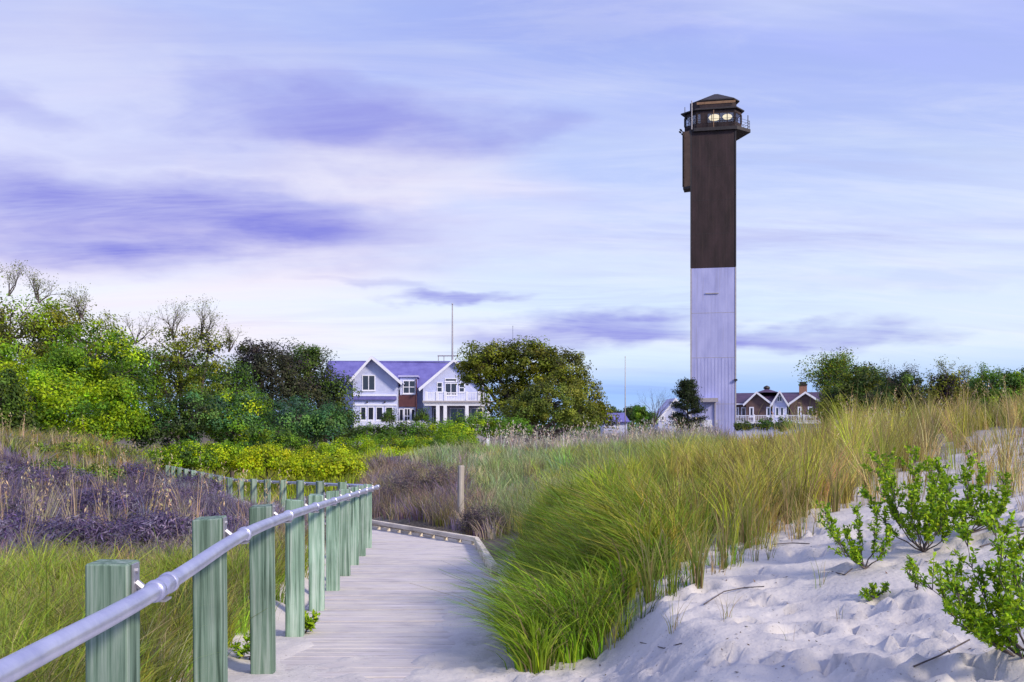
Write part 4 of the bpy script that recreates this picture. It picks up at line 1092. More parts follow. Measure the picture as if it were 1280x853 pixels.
HED = 'shrubs in front of the white house'
hed = [(545, 541, 34, 18, 82, GRN + LIME, 'green shrub before the porch columns of the white house'), (595, 535, 36, 20, 84, LIME + GRN, 'bright green shrub before the balcony end of the white house'), (635, 537, 30, 14, 86, GRN, 'green shrub at the foot of the round oak'),
       (505, 546, 30, 17, 80, GRN + DARK, 'dark green shrub before the ground railing of the white house'), (465, 545, 34, 15, 78, DARK + GRN, 'dark green shrub below the left wing of the white house'), (527, 522, 8, 13, 120, DARK, 'small dark bush against the middle of the white house'), (487, 522, 9, 11, 120, DARK + GRN, 'small bush against the left wing windows'),
       (570, 545, 24, 12, 76, LIME, 'low lime shrub in front of the porch')]
for (x, y, hw, hh, d, cs, lb) in hed:
    tree('hedge_shrub', lb, x, d, [(x, y, hw, hh, 0), (x - hw * .55, y + hh * .3, hw * .55, hh * .7, -.3), (x + hw * .5, y + hh * .3, hw * .55, hh * .75, .2)], cs, 4200 if hw > 12 else 1800, .19, 80 if hw > 12 else 30, .75, .08, .07, group=HED, cat='shrub', low=-.3)
# pine, bare tree and small trees near the tower
def pine():
    d = 104; s = d / F; X0 = (859 - CX) * s; bz = hz(X0, d)
    root = empty('pine_tree', (X0, d, bz)); tag(root, 'small dark tiered pine standing before the foot of the lighthouse', 'tree')
    zt = EYE + (HY - 476) * s - bz; segs = [(np.array([0, 0, -.3]), np.array([.05, 0, zt * .5]), .16, .11), (np.array([.05, 0, zt * .5]), np.array([0, 0, zt - .2]), .11, .03)]
    P, Nn = [], []
    for k in range(96):
        t = rng.uniform(.18, .98); a = k * 2.4 + rng.uniform(-.3, .3); r = (29 * s) * (1 - t) ** .62 * rng.uniform(.5, 1.05) + .15
        if t < .4: r *= rng.uniform(.6, 1)
        p0 = np.array([.03, 0, zt * t]); p1 = p0 + np.array([math.cos(a) * r, math.sin(a) * r, r * rng.uniform(.0, .35)])
        segs.append((p0, p1, .05, .02))
        for u in (1.0, .75, .5):
            c = p0 + (p1 - p0) * u; m_ = int(70 * u); g = rng.normal(0, 1, (m_, 3)) * np.array([.25, .25, .17]); P.append(c + g + np.array([0, 0, .08])); Nn.append(unit(rng.normal(size=(m_, 3)) + np.array([0, 0, .3])))
    P = np.concatenate(P); Nn = np.concatenate(Nn)
    link('crown', quads_mesh('crown', P, Nn, rng.uniform(.16, .32, len(P)), vary([((.03, .05, .022), 3), ((.055, .08, .025), 1.4), ((.03, .025, .03), .6)], len(P), .2), .3), M['leaf'], root)
    link('trunk', sticks_mesh('trunk', segs, 6), M['bark'], root)
pine()
def bare_tree(label, px, d, ptop, pw, leaves=None, n=3, trunkr=.12, leaf=.18, lean=0.0, depth=4):
    s = d / F; X0 = (px - CX) * s; bz = hz(X0, d)
    root = empty('bare_tree', (X0, d, bz)); tag(root, label, 'tree')
    H = EYE + (HY - ptop) * s - bz; segs, tips = [], []
    segs.append((np.array([0, 0, -.3]), np.array([lean * .3, 0, H * .34]), trunkr * 1.2, trunkr))
    for k in range(n):
        dd = np.array([rng.uniform(-1, 1) * pw * s / H * 1.6 + lean, rng.normal(0, .3), 1.0]); grow(segs, tips, np.array([lean * .3, 0, H * .33]), dd / np.linalg.norm(dd), H * .24, trunkr * .62, depth, .42, .12, (2, 3), .72)
    P = np.array([q for sg in segs for q in sg[:2]]); k = (H - P[:, 2].max() * 0) / max(P[:, 2].max(), .1)
    segs = [(a * np.array([1, 1, k if a[2] > H * .34 else 1]), b * np.array([1, 1, k if b[2] > H * .34 else 1]), r0, r1) for a, b, r0, r1 in segs]
    link('trunk', sticks_mesh('trunk', segs, 4), M['bark'], root)
    if leaves:
        q = np.array([t[0] for t in tips]) * np.array([1, 1, k]); q = np.repeat(q, leaves[1], 0); q = q + rng.normal(0, leaf * 1.3, q.shape)
        link('crown', quads_mesh('crown', q, unit(rng.normal(size=q.shape) + np.array([0, 0, .4])), rng.uniform(.7, 1.3, len(q)) * leaf, vary(leaves[0], len(q), .25), .5), M['leaf'], root)
bare_tree('small leafless tree left of the dark pine', 817, 140, 482, 16, None, 4, .13)
tree('far_tree', 'small round green tree left of the leafless tree', 800, 150, [(801, 520, 12, 11, 0), (812, 524, 9, 8, 0)], GRN, 2600, .34, 40, 1.0, .1, .12)
tree('far_tree', 'dark bushy tree left of the thin pale pole, behind the violet roof', 788, 200, [(789, 519, 11, 10, 0), (798, 514, 8, 7, 0)], DARK, 2400, .4, 40, 1.2, .1, .15)
tree('far_tree', 'low dark tree line piece over the violet roof', 768, 235, [(766, 516, 14, 6, 0), (752, 518, 10, 6, 0)], DARK, 2000, .45, 30, 1.2, .1, .15)
# right-hand trees beyond the dune
bare_tree('half-bare spreading tree with fine dark branches right of the brown house', 1050, 82, 436, 46, (OLIVE + GRN, 3), 6, .18, .17, 0, 5)
RT = 'trees beyond the right dune'
tree('dune_tree', 'dense olive tree in front of the half-bare tree, right of the brown house', 1080, 72, [(1080, 478, 30, 24, 0), (1055, 505, 36, 24, 0), (1100, 500, 34, 26, 0), (1075, 525, 40, 20, 0)], OLIVE + DARK, 20000, .21, 220, .9, .06, .15, group=RT)
tree('dune_tree', 'yellow-green low tree hiding the right end of the brown house', 1037, 66, [(1037, 515, 18, 20, 0), (1050, 528, 24, 14, 0)], [((.20, .24, .02), 3), ((.13, .18, .02), 2)], 4200, .16, 60, .6, .1, .1, group=RT)
tree('dune_tree', 'dark greyish twiggy tree between the olive tree and the round dark one', 1128, 62, [(1128, 482, 26, 18, 0), (1115, 500, 32, 20, 0), (1140, 505, 26, 18, 0)], DARKP + DARK, 10000, .16, 150, .65, .1, .12, twigs={'at': [(1110, 480, 40, 3), (1135, 480, 34, 3)], 'r': .022, 'n': 2, 'cols': DARKP}, group=RT)
tree('dune_tree', 'round dark brownish tree behind the tall tan grass on the right', 1188, 50, [(1188, 490, 30, 22, 0), (1170, 505, 30, 22, 0), (1210, 505, 34, 22, 0)], DARKP + OLIVE, 15000, .14, 180, .6, .05, .12, twigs={'at': [(1178, 475, 32, 4), (1205, 478, 28, 3), (1165, 482, 26, 2)], 'r': .018, 'n': 3, 'cols': OLIVE}, group=RT)
tree('dune_tree', 'fresh green tree at the right edge behind the tan grass', 1250, 46, [(1240, 482, 22, 16, 0), (1268, 488, 26, 22, 0), (1245, 505, 34, 20, 0), (1300, 480, 30, 24, 0)], GRN + LIME[:1], 15000, .13, 170, .55, .05, .12, twigs={'at': [(1250, 478, 22, 2), (1225, 475, 26, 2)], 'r': .016, 'n': 3, 'cols': GRN}, group=RT)
tree('hedge_shrub', 'small green shrub below the balcony of the brown house', 968, 118, [(968, 531, 22, 9, 0), (985, 534, 14, 8, 0)], GRN + DARK, 2600, .24, 40, .8, .1, .08, cat='shrub')
tree('hedge_shrub', 'tiny dark shrub just right of the foot of the lighthouse', 928, 118, [(928, 533, 11, 6, 0)], DARK, 1400, .22, 24, .7, .1, .06, cat='shrub')
# distant wood along the horizon
def far_wood():
    P, Nn, Cc = [], [], []
    for k in range(420):
        d = rng.uniform(260, 420); px = rng.uniform(-500, 1800); h = rng.uniform(4, 8) + 3 * fbm(np.array([px / 60.]), np.array([3.]), 4)[0]
        m_ = 130; g = rng.normal(0, 1, (m_, 3)) * np.array([3.2, 2.5, 1.5]); c = np.array([(px - CX) / F * d, d, EYE - 2.6 + h * .55])
        q = c + g; q[:, 2] = np.clip(q[:, 2], EYE - 2.6, EYE - 2.6 + h); P.append(q); Nn.append(unit(rng.normal(size=(m_, 3)) + np.array([0, -.3, .5]))); Cc.append(vary(DARK, 1, .2).repeat(m_, 0))
    P = np.concatenate(P); o = link('far_wood', quads_mesh('far_wood', P, np.concatenate(Nn), rng.uniform(.6, 1.4, len(P)), np.concatenate(Cc)), M['leaf'])
    tag(o, 'low dark wood along the horizon behind the houses', 'wood', kind='stuff')
far_wood()

# ------------------------------------------------------------------ grasses
def inpoly(x, y, poly):
    r = np.zeros(len(x), bool); n = len(poly)
    for i in range(n):
        x0, y0 = poly[i]; x1, y1 = poly[(i + 1) % n]
        c = ((y0 > y) != (y1 > y)) & (x < (x1 - x0) * (y - y0) / (y1 - y0 + 1e-12) + x0); r ^= c
    return r

def blades_mesh(name, P, H, lean, Wd, cols, tipcols, nseg=3, droop=.25):
    """tapered bent strips; lean = horizontal travel of the tip"""
    n = len(P); az = rng.uniform(0, math.pi, n); S = np.stack([np.cos(az), np.sin(az) * .5, np.zeros(n)], 1)
    V = []; C = []
    for k in range(nseg + 1):
        t = k / nseg
        c = P + np.concatenate([lean * (t ** 1.8), (H * (t - droop * t ** 3))[:, None]], 1)
        w = (Wd * (1 - t) ** .7)[:, None] * .5; cc = cols * (1 - t ** 2) + tipcols * t ** 2
        if k < nseg: V += [c - S * w, c + S * w]; C += [cc, cc]
        else: V.append(c); C.append(cc)
    m_ = 2 * nseg + 1; V = np.stack(V, 1).reshape(-1, 3); C = np.stack(C, 1).reshape(-1, 3)
    i = np.arange(n)[:, None] * m_; L_ = []; tot = []
    for k in range(nseg - 1): L_.append(i + np.array([[2*k, 2*k+1, 2*k+3, 2*k+2]])); tot.append(4)
    k = nseg - 1; L_.append(i + np.array([[2*k, 2*k+1, 2*k+2]])); tot.append(3)
    loops = np.concatenate(L_, 1).reshape(-1); totals = np.tile(np.array(tot), n); starts = np.concatenate([[0], np.cumsum(totals)[:-1]])
    return mesh_np(name, V, loops, starts, totals, C)

def grass(name, label, poly, nclump, per, crad, hgt, lean, bias, width, colfn, droop=.25, dexp=0.0, cat='grass', tipmix=.35, tip=(.42, .34, .16), nseg=3, thin=None, ncl=1.0):
    """clumps of blades over a patch given by (px, depth) corners, rooted on the ground"""
    pl = [(x, math.log(y)) for x, y in poly]; xs = [p[0] for p in pl]; ys = [p[1] for p in pl]
    cx, cy = [], []
    while sum(map(len, cx)) < nclump:
        x = rng.uniform(min(xs), max(xs), nclump); y = rng.uniform(min(ys), max(ys), nclump); k = inpoly(x, y, pl)
        if thin is not None: k &= rng.random(len(x)) < thin(x, np.exp(y))
        cx.append(x[k]); cy.append(y[k])
    px = np.concatenate(cx)[:nclump]; d = np.exp(np.concatenate(cy)[:nclump]); X = (px - CX) / F * d
    nsc = 1.0 / (.06 * d + .35)
    nf = fbm(X * .9 * ncl, d * .9 * ncl, 80, 3)
    ch = rng.uniform(.7, 1.2, nclump) * (1 + nf * 1.1).clip(.45, 1.6)
    cc, ct = colfn(px, d, nclump)
    cc = cc * (1 + fbm(X * 1.6 * ncl, d * 1.3 * ncl, 90, 3)[:, None] * 1.3).clip(.45, 1.7)
    rep = rng.integers(int(per * .6), int(per * 1.4) + 1, nclump); ix = np.repeat(np.arange(nclump), rep); n = len(ix)
    off = rng.normal(0, 1, (n, 2)) * (crad * (d[ix] / 10) ** .25)[:, None] * .22
    fl = unit(off + rng.normal(0, .08 * crad, (n, 2))) * rng.uniform(0, 1, (n, 1)) ** .7
    bx = X[ix] + off[:, 0]; by = d[ix] + off[:, 1]; bz = height(bx, by)
    h = rng.uniform(*hgt, n) * ch[ix] * rng.uniform(.5, 1.1, n) * np.where(rng.random(n) < .05, 1.35, 1.0)
    cb = rng.normal(0, .17, (nclump, 2))
    ld = fl * (lean * h)[:, None] + cb[ix] * h[:, None] + np.array(bias)[None, :] * h[:, None] * rng.uniform(.3, 1.2, (n, 1))
    w = np.maximum(width, by * .00062) * rng.uniform(.6, 1.3, n)
    col_ = cc[ix] * (1 + rng.normal(0, .32, (n, 1))).clip(.35, 1.9) * (1 + rng.normal(0, .06, (n, 3)))
    dry = rng.random(n) < .12
    col_[dry] = np.array([.34, .27, .14]) * rng.uniform(.6, 1.1, (dry.sum(), 1))
    tp = ct[ix] * rng.uniform(.8, 1.2, (n, 1))
    tipc = col_ * (1 - tipmix) + tp * tipmix
    me = blades_mesh(name, np.stack([bx, by, bz - .02], 1), h, ld, w, col_.clip(.004, .9), tipc.clip(.004, .9), nseg, droop)
    o = link(name, me, M['blade']); tag(o, label, cat, kind='stuff'); return o

def pal(cols, tip=(.40, .33, .17)):
    return lambda px, d, n: (vary(cols, n, .32, .09), np.tile(np.array(tip), (n, 1)))
def ramp(px0, px1, A, B, tipA, tipB):
    def f(px, d, n):
        t = sst(px + rng.normal(0, 60, n), px0, px1)[:, None]
        return vary(A, n, .32, .09) * (1 - t) + vary(B, n, .32, .09) * t, np.array(tipA) * (1 - t) + np.array(tipB) * t
    return f
G_DEEP = [((.15, .29, .018), 3), ((.25, .42, .02), 2), ((.08, .16, .03), 1)]
G_MID = [((.20, .32, .04), 3), ((.14, .26, .07), 2)]
G_YEL = [((.38, .40, .025), 3), ((.29, .36, .03), 2), ((.44, .39, .06), 1.5)]
G_TAN = [((.48, .37, .15), 3), ((.42, .37, .07), 2.5), ((.31, .22, .11), 1.5), ((.26, .30, .05), 1.5)]
G_PURP = [((.18, .145, .25), 3), ((.11, .085, .165), 2.4), ((.34, .31, .40), 1.2), ((.28, .22, .17), .8)]
G_BROWN = [((.30, .23, .16), 3), ((.18, .13, .13), 2), ((.42, .35, .22), 1.4), ((.18, .21, .05), 1.4)]
G_PALE = [((.42, .46, .26), 2), ((.26, .38, .12), 3), ((.20, .34, .18), 2), ((.19, .15, .22), .7), ((.50, .45, .28), .8), ((.24, .42, .08), 2.5)]
G_LEFT = [((.29, .41, .02), 3), ((.38, .44, .05), 2), ((.18, .32, .03), 2.5), ((.42, .37, .18), .8)]

# big arching clumps spilling over the walkway edge, green to ochre towards the dune top
grass('dune_grass', 'dense green arching grass spilling over the right side of the walkway', [(662, 6.25), (720, 6.55), (800, 7.2), (860, 7.9), (840, 10), (760, 12), (670, 12.5), (655, 9), (652, 7)], 310, 100, .22, (.44, .82), .88, (-.46, -.10), .0125, ramp(690, 880, G_DEEP, G_YEL + G_DEEP[:2], (.24, .32, .05), (.42, .38, .10)), .42, nseg=4)
grass('dune_grass', 'tall yellow-green grass in the middle of the dune slope', [(790, 7.5), (870, 8.0), (985, 9.2), (1060, 10.4), (1080, 14), (900, 17), (740, 17), (650, 17), (650, 12), (760, 11)], 500, 64, .16, (.36, .74), .54, (-.08, -.05), .0110, ramp(720, 980, G_YEL + G_DEEP[:2], G_YEL + G_TAN, (.34, .38, .10), (.48, .40, .18)), .22, nseg=4)
grass('sea_oats', 'tall tan dry grass along the top of the right dune', [(985, 9.4), (1060, 10.6), (1130, 12.3), (1190, 15.2), (1300, 18.5), (1400, 21), (1400, 27), (1080, 26), (1000, 18), (985, 13)], 420, 56, .15, (.50, 1.02), .38, (-.03, 0), .0095, pal(G_TAN + G_YEL[:2], (.52, .42, .22)), .16, thin=lambda px, d: np.where((px > 1120) & (d < 20), .3, 1))
grass('sea_oats', 'tan grass fringe behind the right dune crest', [(900, 18), (1080, 24), (1400, 27), (1400, 45), (900, 45)], 420, 32, .35, (.4, .75), .25, (0, 0), .008, pal(G_TAN + G_YEL, (.48, .40, .2)), .15)
# middle dune, mixed pale plumes and soft greens
grass('meadow_grass', 'soft green and pale grass covering the middle dune', [(612, 20), (640, 18.5), (740, 15.5), (900, 17), (900, 60), (600, 62), (500, 44), (560, 30)], 1300, 48, .40, (.36, .85), .55, (-.10, 0), .012, ramp(560, 820, G_PALE, G_PALE + G_YEL + G_MID, (.50, .50, .36), (.44, .44, .22)), .25, tipmix=.4, ncl=.6)
grass('meadow_grass', 'pale plumed grass with dusky tufts along the middle crest', [(625, 46), (905, 46), (905, 64), (610, 66)], 520, 34, .6, (.6, 1.15), .25, (0, 0), .02, pal([((.46, .43, .36), 2), ((.15, .12, .19), 2.2), ((.28, .32, .16), 2)], (.58, .54, .48)), .15, tipmix=.4, ncl=.5)
# dry brown scrub grass beyond the kerb
grass('scrub_grass', 'brown and dusky dry grass bank beyond the walkway kerb', [(462, 26.5), (520, 22.6), (600, 19.2), (622, 19.0), (615, 22), (570, 30), (520, 36), (470, 40), (455, 34)], 520, 52, .40, (.40, .95), .6, (-.05, 0), .010, pal(G_BROWN + G_PURP[:2], (.46, .40, .28)), .28, ncl=.8)
# left of the railing
grass('meadow_grass', 'fine yellow-green grass filling the hollow left of the railing', [(-160, 3.6), (90, 3.8), (205, 5.0), (262, 6.4), (314, 8.0), (352, 10), (396, 13.9), (355, 12.5), (270, 10.6), (0, 9.9), (-200, 9.4)], 600, 95, .20, (.32, .74), .85, (.06, 0), .0080, pal(G_LEFT, (.46, .40, .16)), .34, nseg=4)
grass('dry_grass', 'dry purple-grey grass on the slope behind the left hollow', [(-160, 10.8), (40, 11.2), (270, 12), (395, 15.6), (392, 18), (330, 24), (300, 26), (215, 33), (130, 34), (0, 33), (-160, 33)], 760, 52, .40, (.25, .66), .8, (.08, 0), .010, pal(G_PURP, (.42, .38, .48)), .34, ncl=.8)
grass('dry_grass', 'straw coloured plumes scattered over the purple-grey slope', [(-100, 12), (300, 13), (380, 17), (200, 30), (0, 31), (-100, 31)], 60, 14, .12, (.6, 1.0), .16, (.02, 0), .014, pal([((.52, .43, .27), 2), ((.46, .36, .20), 1)], (.62, .52, .36)), .1, tipmix=.5)
grass('meadow_grass', 'green and rusty low growth along the top of the left dune', [(-160, 22), (100, 23), (190, 28), (230, 36), (60, 40), (-160, 38)], 520, 46, .5, (.3, .7), .6, (0, 0), .012, pal([((.22, .30, .03), 3), ((.14, .22, .03), 2), ((.40, .22, .05), .8), ((.40, .35, .16), 1)], (.46, .40, .16)), .28)
grass('meadow_grass', 'yellow-green ground cover between the shrubs of the flat', [(190, 36), (440, 34), (470, 46), (620, 64), (620, 100), (300, 100), (150, 60)], 1200, 30, .9, (.4, .8), .6, (0, 0), .02, pal([((.34, .44, .02), 3), ((.24, .36, .02), 2), ((.42, .46, .04), 1)], (.44, .46, .08)), .25)
grass('meadow_grass', 'rough grass on the land around the houses', [(-200, 60), (300, 90), (640, 66), (1500, 46), (1500, 150), (-200, 150)], 1500, 18, 2.0, (.4, .8), .5, (0, 0), .03, pal([((.15, .20, .03), 3), ((.20, .22, .05), 2), ((.28, .25, .12), 1)], (.36, .32, .14)), .25)

def plumes(name, label, poly, n, hgt, colr, head=.16, wd=.006):
    pl = [(x, math.log(y)) for x, y in poly]; xs = [q[0] for q in pl]; ys = [q[1] for q in pl]
    x = rng.uniform(min(xs), max(xs), n * 4); y = rng.uniform(min(ys), max(ys), n * 4); k = inpoly(x, y, pl); x, d = x[k][:n], np.exp(y[k][:n]); n = len(x)
    X = (x - CX) / F * d; Z = height(X, d); h = rng.uniform(*hgt, n); ln = rng.normal(0, .14, (n, 2)) * h[:, None]
    base = np.stack([X, d, Z - .02], 1); c = vary(colr, n, .2)
    o = link(name, blades_mesh(name, base, h, ln, np.maximum(wd, d * .0008), c, c, 3, .1), M['blade']); tag(o, label, 'grass', kind='stuff')
    tip = base + np.concatenate([ln, (h * .9)[:, None]], 1); m_ = 14; t = rng.uniform(0, 1, (n, m_, 1))
    P = tip[:, None, :] + np.concatenate([ln / h[:, None], np.ones((n, 1))], 1)[:, None, :] * (t - .6) * head * 2 + rng.normal(0, head * .13, (n, m_, 3))
    Ax = np.tile(np.array([0, 0, 1.]), (n * m_, 1)) + rng.normal(0, .4, (n * m_, 3)); P = P.reshape(-1, 3)
    q = link('seed_heads', quads_mesh('seed_heads', P, unit(rng.normal(size=P.shape)), np.maximum(head * .42, np.repeat(d, m_) * .0022) * rng.uniform(.6, 1.2, len(P)), vary(colr, len(P), .2), .28, Ax), M['blade'], o); q['kind'] = 'stuff'
grass('dusky_grass', 'tall dusky grey-violet grass hiding the foot of the tower and cottage', [(735, 60), (905, 58), (905, 72), (735, 72)], 300, 40, .6, (.85, 1.35), .3, (0, 0), .03, pal([((.19, .16, .23), 3), ((.13, .11, .17), 2), ((.36, .34, .30), 1.2), ((.22, .25, .12), 1)], (.42, .38, .40)), .15)
STRAW = [((.56, .45, .28), 2), ((.48, .38, .22), 1)]
plumes('sea_oats', 'tall seed heads standing over the tan grass of the right dune', [(960, 10), (1060, 11), (1300, 17), (1300, 26), (1000, 24), (960, 14)], 45, (.75, 1.15), STRAW, .12)
plumes('plume_grass', 'pale feathery plumes along the crest of the middle dune', [(620, 40), (900, 44), (900, 62), (600, 62)], 200, (.9, 1.5), [((.60, .56, .50), 2), ((.54, .46, .34), 1)], .34)
plumes('plume_grass', 'straw feathery plumes on the left slope', [(-40, 12.5), (300, 13.5), (380, 18), (200, 30), (-40, 30)], 90, (.6, 1.05), STRAW, .17)
grass('sparse_grass', 'sparse thin blades rising from the high sand behind the bushes', [(1060, 9.6), (1290, 9.0), (1340, 17), (1180, 14.5), (1090, 11)], 70, 22, .2, (.45, .95), .5, (0, 0), .006, pal(G_TAN, (.5, .4, .24)), .2)
grass('sparse_grass', 'scattered thin blades along the edge of the sand below the grass', [(690, 6.2), (800, 6.5), (900, 7.2), (1040, 8.8), (1060, 10), (900, 8.4), (800, 7.2)], 60, 16, .14, (.25, .6), .6, (0, -.1), .006, ramp(800, 1000, G_DEEP, G_TAN, (.3, .34, .08), (.46, .38, .2)), .3)
def debris():
    n = 420; px = rng.uniform(640, 1320, n); d = rng.uniform(4, 10, n); X = (px - CX) / F * d; edge = np.interp(px, [640, 800, 900, 1060, 1280], [6, 7, 8.4, 10.5, 13]); k = d < edge; X, d = X[k], d[k]
    P = np.stack([X, d, height(X, d) + .004], 1); nn = unit(rng.normal(0, .35, P.shape) + np.array([0, 0, 1.]))
    o = link('sand_debris', quads_mesh('sand_debris', P, nn, rng.uniform(.008, .035, len(P)), vary([((.10, .075, .06), 3), ((.24, .18, .12), 1)], len(P), .3), .35), M['blade']); tag(o, 'tiny dead leaf scraps strewn over the bare sand', 'debris', kind='stuff')
debris()
grass('meadow_grass', 'straw and green mixed grass between the hollow and the purple-grey slope', [(-160, 9.2), (270, 10.2), (360, 12.4), (405, 15), (330, 14), (0, 11.6), (-160, 11.2)], 260, 46, .26, (.28, .52), .6, (.05, 0), .0075, pal(G_LEFT[:2] + G_TAN[:1] + [((.40, .38, .30), 2)], (.5, .44, .28)), .3)
# dark leafless heath bushes on the left slope
for (x, y, hw, hh, d, cs, lb) in [(25, 566, 34, 15, 25.5, GRN + OLIVE, 'green low shrub on the left dune crest at the left edge'), (92, 568, 34, 14, 27.5, LIME + OLIVE, 'yellow-green low shrub on the left dune crest'), (150, 575, 30, 13, 30, GRN + OLIVE, 'green low shrub at the right end of the left dune crest'),
                              (55, 590, 36, 12, 22.5, GRN + OLIVE, 'dark green low shrub just below the left dune crest'), (120, 596, 28, 11, 23.5, OLIVE + GRN, 'olive low shrub below the left dune crest')]:
    tree('crest_shrub', lb, x, d, [(x, y, hw, hh, 0), (x - hw * .5, y + 5, hw * .6, hh * .7, -.2), (x + hw * .5, y + 5, hw * .6, hh * .7, .2)], cs, 4200, .075, 90, .3, .1, .03, cat='shrub', group='low shrubs on the left dune crest', low=-.2)
HE = 'dusky heath bushes on the left slope'
for (x, y, hw, hh, d, lb) in [(35, 650, 44, 24, 16.5, 'wide dark purple heath bush at the far left of the slope'), (125, 640, 40, 26, 17.5, 'dark purple heath bush left of the straw plume'), (205, 632, 40, 22, 19.5, 'purple heath bush in the middle of the left slope'),
                              (265, 640, 30, 18, 19, 'dusky heath bush just left of the distant railing'), (70, 605, 46, 20, 22, 'grey-violet heath bush high on the left slope'), (165, 600, 44, 18, 25, 'grey-violet heath bush below the left dune crest'),
                              (10, 600, 36, 20, 20, 'dusky violet heath bush against the left edge'), (20, 672, 46, 22, 13.2, 'nearest dark heath bush at the left edge of the slope foot'), (105, 675, 44, 20, 13, 'broad dark heath bush at the foot of the slope'), (190, 668, 42, 20, 14, 'violet heath bush at the slope foot behind the first railing post'), (265, 668, 34, 18, 14.8, 'brownish heath bush at the slope foot behind the second railing post'), (240, 610, 34, 14, 27, 'low violet heath bush where the distant railing disappears')]:
    tree('heath_bush', lb, x, d, [(x, y, hw, hh, 0), (x - hw * .6, y + 6, hw * .5, hh * .7, -.2), (x + hw * .6, y + 6, hw * .5, hh * .7, .2)], [((.10, .075, .16), 3), ((.15, .12, .23), 2), ((.26, .23, .32), 1), ((.10, .12, .06), .5)], 5200, .10, 120, .34, .14, .03, cat='bush', aspect=.2, group=HE, low=-.2)
# dusky low bushes in the scrub by the kerb
tree('dusky_shrub', 'low dark purple shrub on the bank right of the grey marker post', 605, 19.6, [(603, 648, 24, 16, 0), (622, 655, 14, 10, 0), (588, 656, 14, 10, 0)], [((.07, .055, .085), 3), ((.10, .085, .10), 2), ((.13, .12, .07), .6)], 3000, .05, 70, .22, .1, .02, cat='shrub', aspect=.3)
tree('dusky_shrub', 'taller greyish purple shrub on the bank left of the grey marker post', 535, 27, [(530, 602, 32, 24, 0), (505, 612, 26, 22, 0), (556, 598, 20, 20, 0)], [((.15, .12, .16), 3), ((.22, .17, .15), 2), ((.16, .16, .07), .8)], 5200, .07, 100, .32, .16, .03, cat='shrub', aspect=.25)
tree('dusky_shrub', 'small dusky shrub high on the middle dune above the marker post', 650, 34, [(655, 588, 20, 11, 0), (640, 592, 14, 9, 0)], [((.13, .11, .17), 3), ((.18, .16, .17), 2)], 2400, .08, 50, .3, .12, .03, cat='shrub', aspect=.3)

# ------------------------------------------------------------------ plants on the bare sand
def sand_shrub(label, px, py, stems, lf=.036, per=26, cols=None, group='leafy bushes on the bare sand'):
    """stems: list of (tip px, tip py, depth shift); leaves along the upper part of each stem and its side shoots"""
    b = hit(px, py); root = empty('sand_bush', b); tag(root, label, 'bush', group); s = b.y / F
    segs, P, Ax, Nn = [], [], [], []
    for (tx, ty, dy) in stems:
        tip = np.array([(tx - px) * s, dy, (py - ty) * s]); c0 = np.zeros(3)
        ctrl = np.array([tip[0] * .75, tip[1] * .75, tip[2] * .30]); prev = c0; pts = []
        for k in range(1, 9):
            t = k / 8; q = 2 * t * (1 - t) * ctrl + t * t * tip + rng.normal(0, .006, 3); pts.append(q); segs.append((prev, q, .006 * (1 - t * .7), .006 * (1 - (t + .12) * .7))); prev = q
        ln = np.linalg.norm(tip)
        shoots = [(pts[k], pts[k] - pts[k-1]) for k in range(2, 8) for _ in range(2)] + [(pts[-1], pts[-1] - pts[-2])]
        for (q, dr) in shoots:
            dd = unit(dr[None])[0] * .7 + rng.normal(0, .45, 3); dd[2] = abs(dd[2]) + .35; dd = dd / np.linalg.norm(dd); l2 = ln * rng.uniform(.12, .26)
            e = q + dd * l2; segs.append((q, e, .0026, .0012))
            m_ = per
            t = rng.uniform(.15, 1.08, m_)[:, None]; c = q + (e - q) * t
            a = unit(dd[None] * .9 + rng.normal(0, .65, (m_, 3))); P.append(c + a * lf * .5); Ax.append(a); Nn.append(unit(rng.normal(size=(m_, 3)) + np.array([.1, -.2, .7])))
    P = np.concatenate(P); k = P[:, 2] > .005; Ax = np.concatenate(Ax)[k]; Nn = np.concatenate(Nn)[k]; P = P[k]
    cl = vary(cols or [((.25, .42, .012), 3), ((.34, .50, .015), 2), ((.13, .26, .02), 1.5)], len(P), .18, .06)
    link('leaves', leaves_mesh('leaves', P, Nn, rng.uniform(.65, 1.2, len(P)) * lf, cl, .42, Ax), M['leaf'], root)
    link('stems', sticks_mesh('stems', segs, 5), M['bark'], root)
    return root
sand_shrub('largest leafy bush on the sand, bright green with many upright stems', 1155, 692, [(1100, 595, 0), (1118, 588, .15), (1135, 600, -.1), (1150, 582, .1), (1165, 590, -.1), (1180, 600, .15), (1125, 630, -.2), (1185, 640, -.15), (1088, 625, .0), (1150, 620, -.2), (1195, 620, .2), (1110, 612, -.1), (1170, 615, -.2), (1140, 640, -.25)], per=27, lf=.038)
sand_shrub('wide spreading green bush on the sand at the right edge of the largest one', 1204, 672, [(1210, 590, 0), (1235, 600, .1), (1258, 610, 0), (1190, 610, .1), (1225, 630, -.1), (1245, 625, -.15), (1195, 640, -.1), (1178, 632, .1), (1220, 605, .1), (1250, 640, .1)], per=25, lf=.038)
sand_shrub('thin stemmed green bush on the sand left of the largest one', 1082, 712, [(1032, 645, 0), (1045, 660, .05), (1060, 690, -.1), (1078, 650, .1), (1100, 650, .05), (1108, 668, -.05), (1066, 672, .1)], per=16, lf=.036)
sand_shrub('large leafy bush at the lower right corner of the sand', 1292, 826, [(1168, 735, 0), (1185, 745, -.1), (1205, 730, .1), (1225, 690, .1), (1245, 672, 0), (1260, 700, -.1), (1275, 680, .15), (1200, 775, -.1), (1235, 770, -.15), (1290, 700, .1), (1262, 760, -.2), (1215, 752, .05), (1250, 730, .05)], per=27, lf=.034)
